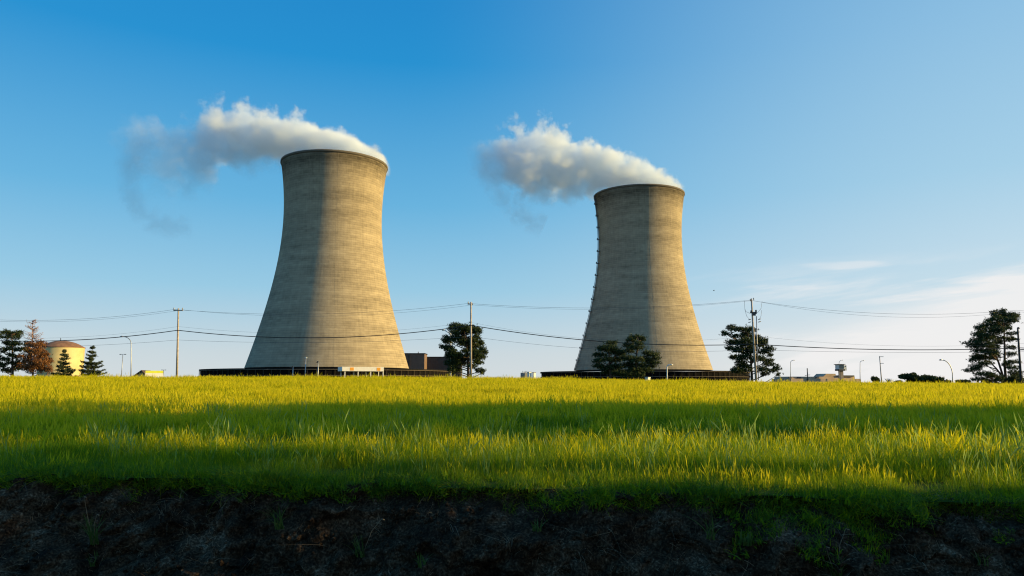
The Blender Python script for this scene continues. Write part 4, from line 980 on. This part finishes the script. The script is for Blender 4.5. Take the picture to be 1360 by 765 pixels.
def instancer(name, pts, idx, rot, scl, objs, label=None):
    me = bpy.data.meshes.new(name); me.vertices.add(len(pts)); me.vertices.foreach_set('co', np.asarray(pts, np.float32).ravel())
    for an, ty, vals in (('idx', 'INT', idx.astype(np.int32)), ('scl', 'FLOAT', scl.astype(np.float32))):
        q = me.attributes.new(an, ty, 'POINT'); q.data.foreach_set('value', vals)
    q = me.attributes.new('rot', 'FLOAT_VECTOR', 'POINT'); q.data.foreach_set('vector', rot.astype(np.float32).ravel())
    o = bpy.data.objects.new(name, me); COL.objects.link(o)
    cl_ = bpy.data.collections.new(name + '_sources')
    for p in objs: cl_.objects.link(p)
    ng = bpy.data.node_groups.new(name + '_nodes', 'GeometryNodeTree')
    ng.interface.new_socket('Geometry', in_out='INPUT', socket_type='NodeSocketGeometry'); ng.interface.new_socket('Geometry', in_out='OUTPUT', socket_type='NodeSocketGeometry')
    a = ng.nodes.new('NodeGroupInput'); z = ng.nodes.new('NodeGroupOutput'); iop = ng.nodes.new('GeometryNodeInstanceOnPoints'); ci = ng.nodes.new('GeometryNodeCollectionInfo')
    ci.inputs['Collection'].default_value = cl_; ci.inputs['Separate Children'].default_value = True; ci.inputs['Reset Children'].default_value = True
    def na(nm, ty):
        q = ng.nodes.new('GeometryNodeInputNamedAttribute'); q.data_type = ty; q.inputs['Name'].default_value = nm; return q.outputs['Attribute']
    lk = ng.links.new
    lk(a.outputs[0], iop.inputs['Points']); lk(ci.outputs[0], iop.inputs['Instance']); iop.inputs['Pick Instance'].default_value = True
    lk(na('idx', 'INT'), iop.inputs['Instance Index'])
    er = ng.nodes.new('FunctionNodeEulerToRotation'); lk(na('rot', 'FLOAT_VECTOR'), er.inputs[0]); lk(er.outputs[0], iop.inputs['Rotation'])
    lk(na('scl', 'FLOAT'), iop.inputs['Scale']); lk(iop.outputs[0], z.inputs[0])
    md = o.modifiers.new('scatter', 'NODES'); md.node_group = ng
    return tag(o, label, kind='stuff')
# Collection Info orders children by name: keep an index by sorted name
order = {o.name: i for i, o in enumerate(sorted(protos, key=lambda o: o.name))}
clump_sources = protos
ID = np.array([order[o.name] for o in protos]); GREEN, RIPE, EDGE, STALK = ID[:8], ID[8:14], ID[14:19], ID[19:]
def scatter_band(d0, d1, dens):
    n = int(dens * (d1 - d0) * (1.5 * (d0 + d1) / 2 + 9)); d = np.sqrt(gr.uniform(d0 * d0, d1 * d1, n)); x = gr.uniform(-1, 1, n) * (.75 * d + 4.5)
    k = d > edge_y(x) + .05
    return x[k], d[k]
bx = []; by = []
for d0, d1, de in ((5.5, 11, 21), (11, 17, 17), (17, 27, 12), (27, 40, 8), (40, 66, 5.5)):
    x, d = scatter_band(d0, d1, de); bx.append(x); by.append(d)
gx, gy = np.concatenate(bx), np.concatenate(by); gz = field_z(gx, gy)
from_edge = gy - edge_y(gx)
pr_ripe = np.clip(.04 + (gy - 12) / 9 * .85 + .5 * fbm(gx * .18, gy * .18, 3), .03, .95)
u = gr.random(len(gx)); idx = np.where(u < pr_ripe, gr.choice(RIPE, len(gx)), gr.choice(GREEN, len(gx)))
nearedge = gr.random(len(gx)) < np.clip(1.15 - from_edge / .75, 0, 1); idx = np.where(nearedge, gr.choice(EDGE, len(gx)), idx)
stk = (gr.random(len(gx)) < .15 * np.clip(2.4 - gy / 8, 0, 1)) & (from_edge > .3); idx = np.where(stk, gr.choice(STALK, len(gx)), idx); nearedge &= ~stk
scl = gr.uniform(.72, 1.12, len(gx)) * (1 + .35 * fbm(gx * .5, gy * .5, 3)) * np.where(nearedge, .8, np.clip(.5 + from_edge * .35, .5, 1.0))
scl = scl * np.where(gr.random(len(gx)) < .07, gr.uniform(1.15, 1.5, len(gx)), 1.0)
rot = np.stack([gr.normal(0, .10, len(gx)), gr.normal(-.06, .10, len(gx)), gr.uniform(0, 6.283, len(gx))], -1)
instancer('grass', np.stack([gx, gy, gz - .01], -1), idx, rot, scl, protos)

n = 1500; ex = gr.uniform(-8.5, 7.5, n); et = np.abs(gr.normal(0, .5, n)) * (.10 + .34 * np.clip((ex + .5) / 4.5, 0, 1))
k = gr.random(n) < np.clip(.30 + 1.3 * fbm(ex * .9, et * 3 + 6, 3) - et * .8, .02, 1); ex, et = ex[k], et[k]; ey_, ez_ = bank_point(ex, et); n = len(ex)
ek = clump_sources[14:19]; instancer('bank_growth', np.stack([ex, ey_ - .01, ez_], -1), gr.integers(0, 5, n), np.stack([gr.normal(.55, .3, n), gr.normal(0, .25, n), gr.normal(0, .6, n)], -1), gr.uniform(.30, .68, n), ek)

# fringe hanging over the bank, dead stems and crumbs on its face
fr = []
for i in range(5):
    fr.append(clump([blades(12, .12, .05, .16, .004, 1.2, .62, gr), blades(20, .12, .06, .18, .005, 1.0, .22, gr), blades(12, .10, .03, .09, .013, 1.2, .14, gr)], 'fringe_clump'))
n = 520; fx = gr.uniform(-8.5, 7.5, n); ft = np.abs(gr.normal(0, .07, n)); fy, fz = bank_point(fx, ft)
fo = np.array([sorted([o.name for o in fr]).index(o.name) for o in fr])
rot = np.stack([gr.normal(.75, .35, n), gr.normal(0, .25, n), gr.normal(0, .5, n)], -1)
instancer('turf_fringe', np.stack([fx, fy, fz], -1), gr.choice(fo, n), rot, gr.uniform(.5, 1.15, n), fr)
STRAW = leafy('dead_straw_fibre', (.06, .042, .026), (.36, .27, .17), .1, 3)
st = []
for i in range(5):
    st.append(clump([blades(7, .09, .04, .15, .0034, 1.6, .5, gr)], 'straw_wisp', STRAW))
n = 1100; sx = gr.uniform(-8, 7, n); sT = gr.uniform(.02, .98, n); sy, sz = bank_point(sx, sT)
k = gr.random(n) < np.clip(.45 + 1.3 * fbm(sx * .8, sT * 2, 3), .03, 1); sx, sy, sz = sx[k], sy[k], sz[k]; n = len(sx)
so = np.arange(5); rot = np.stack([gr.normal(1.0, .4, n), gr.normal(0, .5, n), gr.normal(0, .8, n)], -1)
instancer('dead_straw', np.stack([sx, sy, sz], -1), gr.choice(so, n), rot, gr.uniform(.5, 1.3, n), st)
def crumb(seed):
    rng = np.random.default_rng(seed); mb = MB(); rows = []
    for i in range(5):
        for k in range(7):
            a, b = math.pi * i / 4, 2 * math.pi * k / 7; s = 1 + rng.normal() * .18
            rows.append((math.sin(a) * math.cos(b) * s, math.sin(a) * math.sin(b) * s * .9, math.cos(a) * s * .7))
    mb.add(rows, [(i * 7 + k, i * 7 + (k + 1) % 7, (i + 1) * 7 + (k + 1) % 7, (i + 1) * 7 + k) for i in range(4) for k in range(7)])
    o = mb.build('soil_crumb', MAT['soil']); COL.objects.unlink(o); return o
cr = [crumb(i) for i in range(5)]
n = 5200; sx = gr.uniform(-8, 7, n); sT = gr.uniform(.03, 1.0, n); sy, sz = bank_point(sx, sT)
rot = gr.uniform(0, 6.28, (n, 3)); instancer('soil_crumbs', np.stack([sx, sy - .005, sz], -1), gr.integers(0, 5, n), rot, .006 + .040 * gr.random(n) ** 3.5, cr)

# single weeds that grow from the bank face
weedm = leafy('weed_leaves', (.045, .085, .018), (.10, .16, .03), .35, 8)
strawm = plain('dry_stem', (.20, .15, .09), .9, 0, .25, 20)
def bank_at(px, py):
    """where the ray through the pixel meets the bank face"""
    best = None
    for tt in np.linspace(0, 1, 90):
        for it in range(1):
            y = 7.0
            for _ in range(6):
                q = P(px, py, y); yy, zz_ = bank_point(np.array([q.x]), np.array([tt])); y = float(yy[0])
            q = P(px, py, y); e = abs(q.z - float(zz_[0]))
            if best is None or e < best[0]: best = (e, Vector((q.x, y - .02, float(zz_[0]))))
    return best[1]
def weed(px, py, hpx, nl, label, seed, stems=(), wide=.012):
    rng = np.random.default_rng(seed); p = bank_at(px, py); h = M(hpx, p.y); t = thing('weed', p, label, 'weed', 'weeds growing from the bank face')
    V, F, Tn = blades(nl, .05, h * .5, h, wide, .65, .3, rng, 5); V[:, 1] -= np.abs(V[:, 2]) * .25; np_mesh('leaves', V, F, weedm, t)
    for (dx, dy) in stems:
        e = Vector((M(dx, p.y), -.12, M(dy, p.y))); m = MB(); m.tube([(0, 0, -.02), e * .6 + Vector((-.02, 0, .03)), e, e + Vector((.03, -.01, -.01))], [.0035, .003, .003, .005], 5); m.build('dry_stem', strawm, t)
    return t
weed(127, 722, 50, 34, 'leafy weed with two dry stems at the left of the bank', 1, [(-10, 62), (8, 40)])
weed(128, 752, 22, 16, 'small low weed below the leafy one at the left of the bank', 2)
weed(372, 704, 40, 26, 'spiky grass tuft on the bank under the left tower', 3)
weed(480, 738, 34, 26, 'sprawling yellowish weed on the bank right of the spiky tuft', 4, [(28, 50)], .009)
weed(712, 704, 20, 14, 'small bright seedling on the bank below the gap between the towers', 5, (), .02)
weed(943, 716, 44, 16, 'upright thin weed on the bank below the right tower', 6, [(6, 20)], .011)
weed(1110, 764, 34, 40, 'bright green tuft with one tall dry stem at the bottom of the bank', 7, [(8, 62), (-18, 40)], .013)
weed(1303, 750, 28, 10, 'small weed in the dark right part of the bank', 8, (), .02)
weed(990, 724, 22, 14, 'broad leaved weed right of the upright thin one', 9, (), .035)
weed(560, 752, 24, 14, 'little sprout low in the middle of the bank', 10, (), .02)
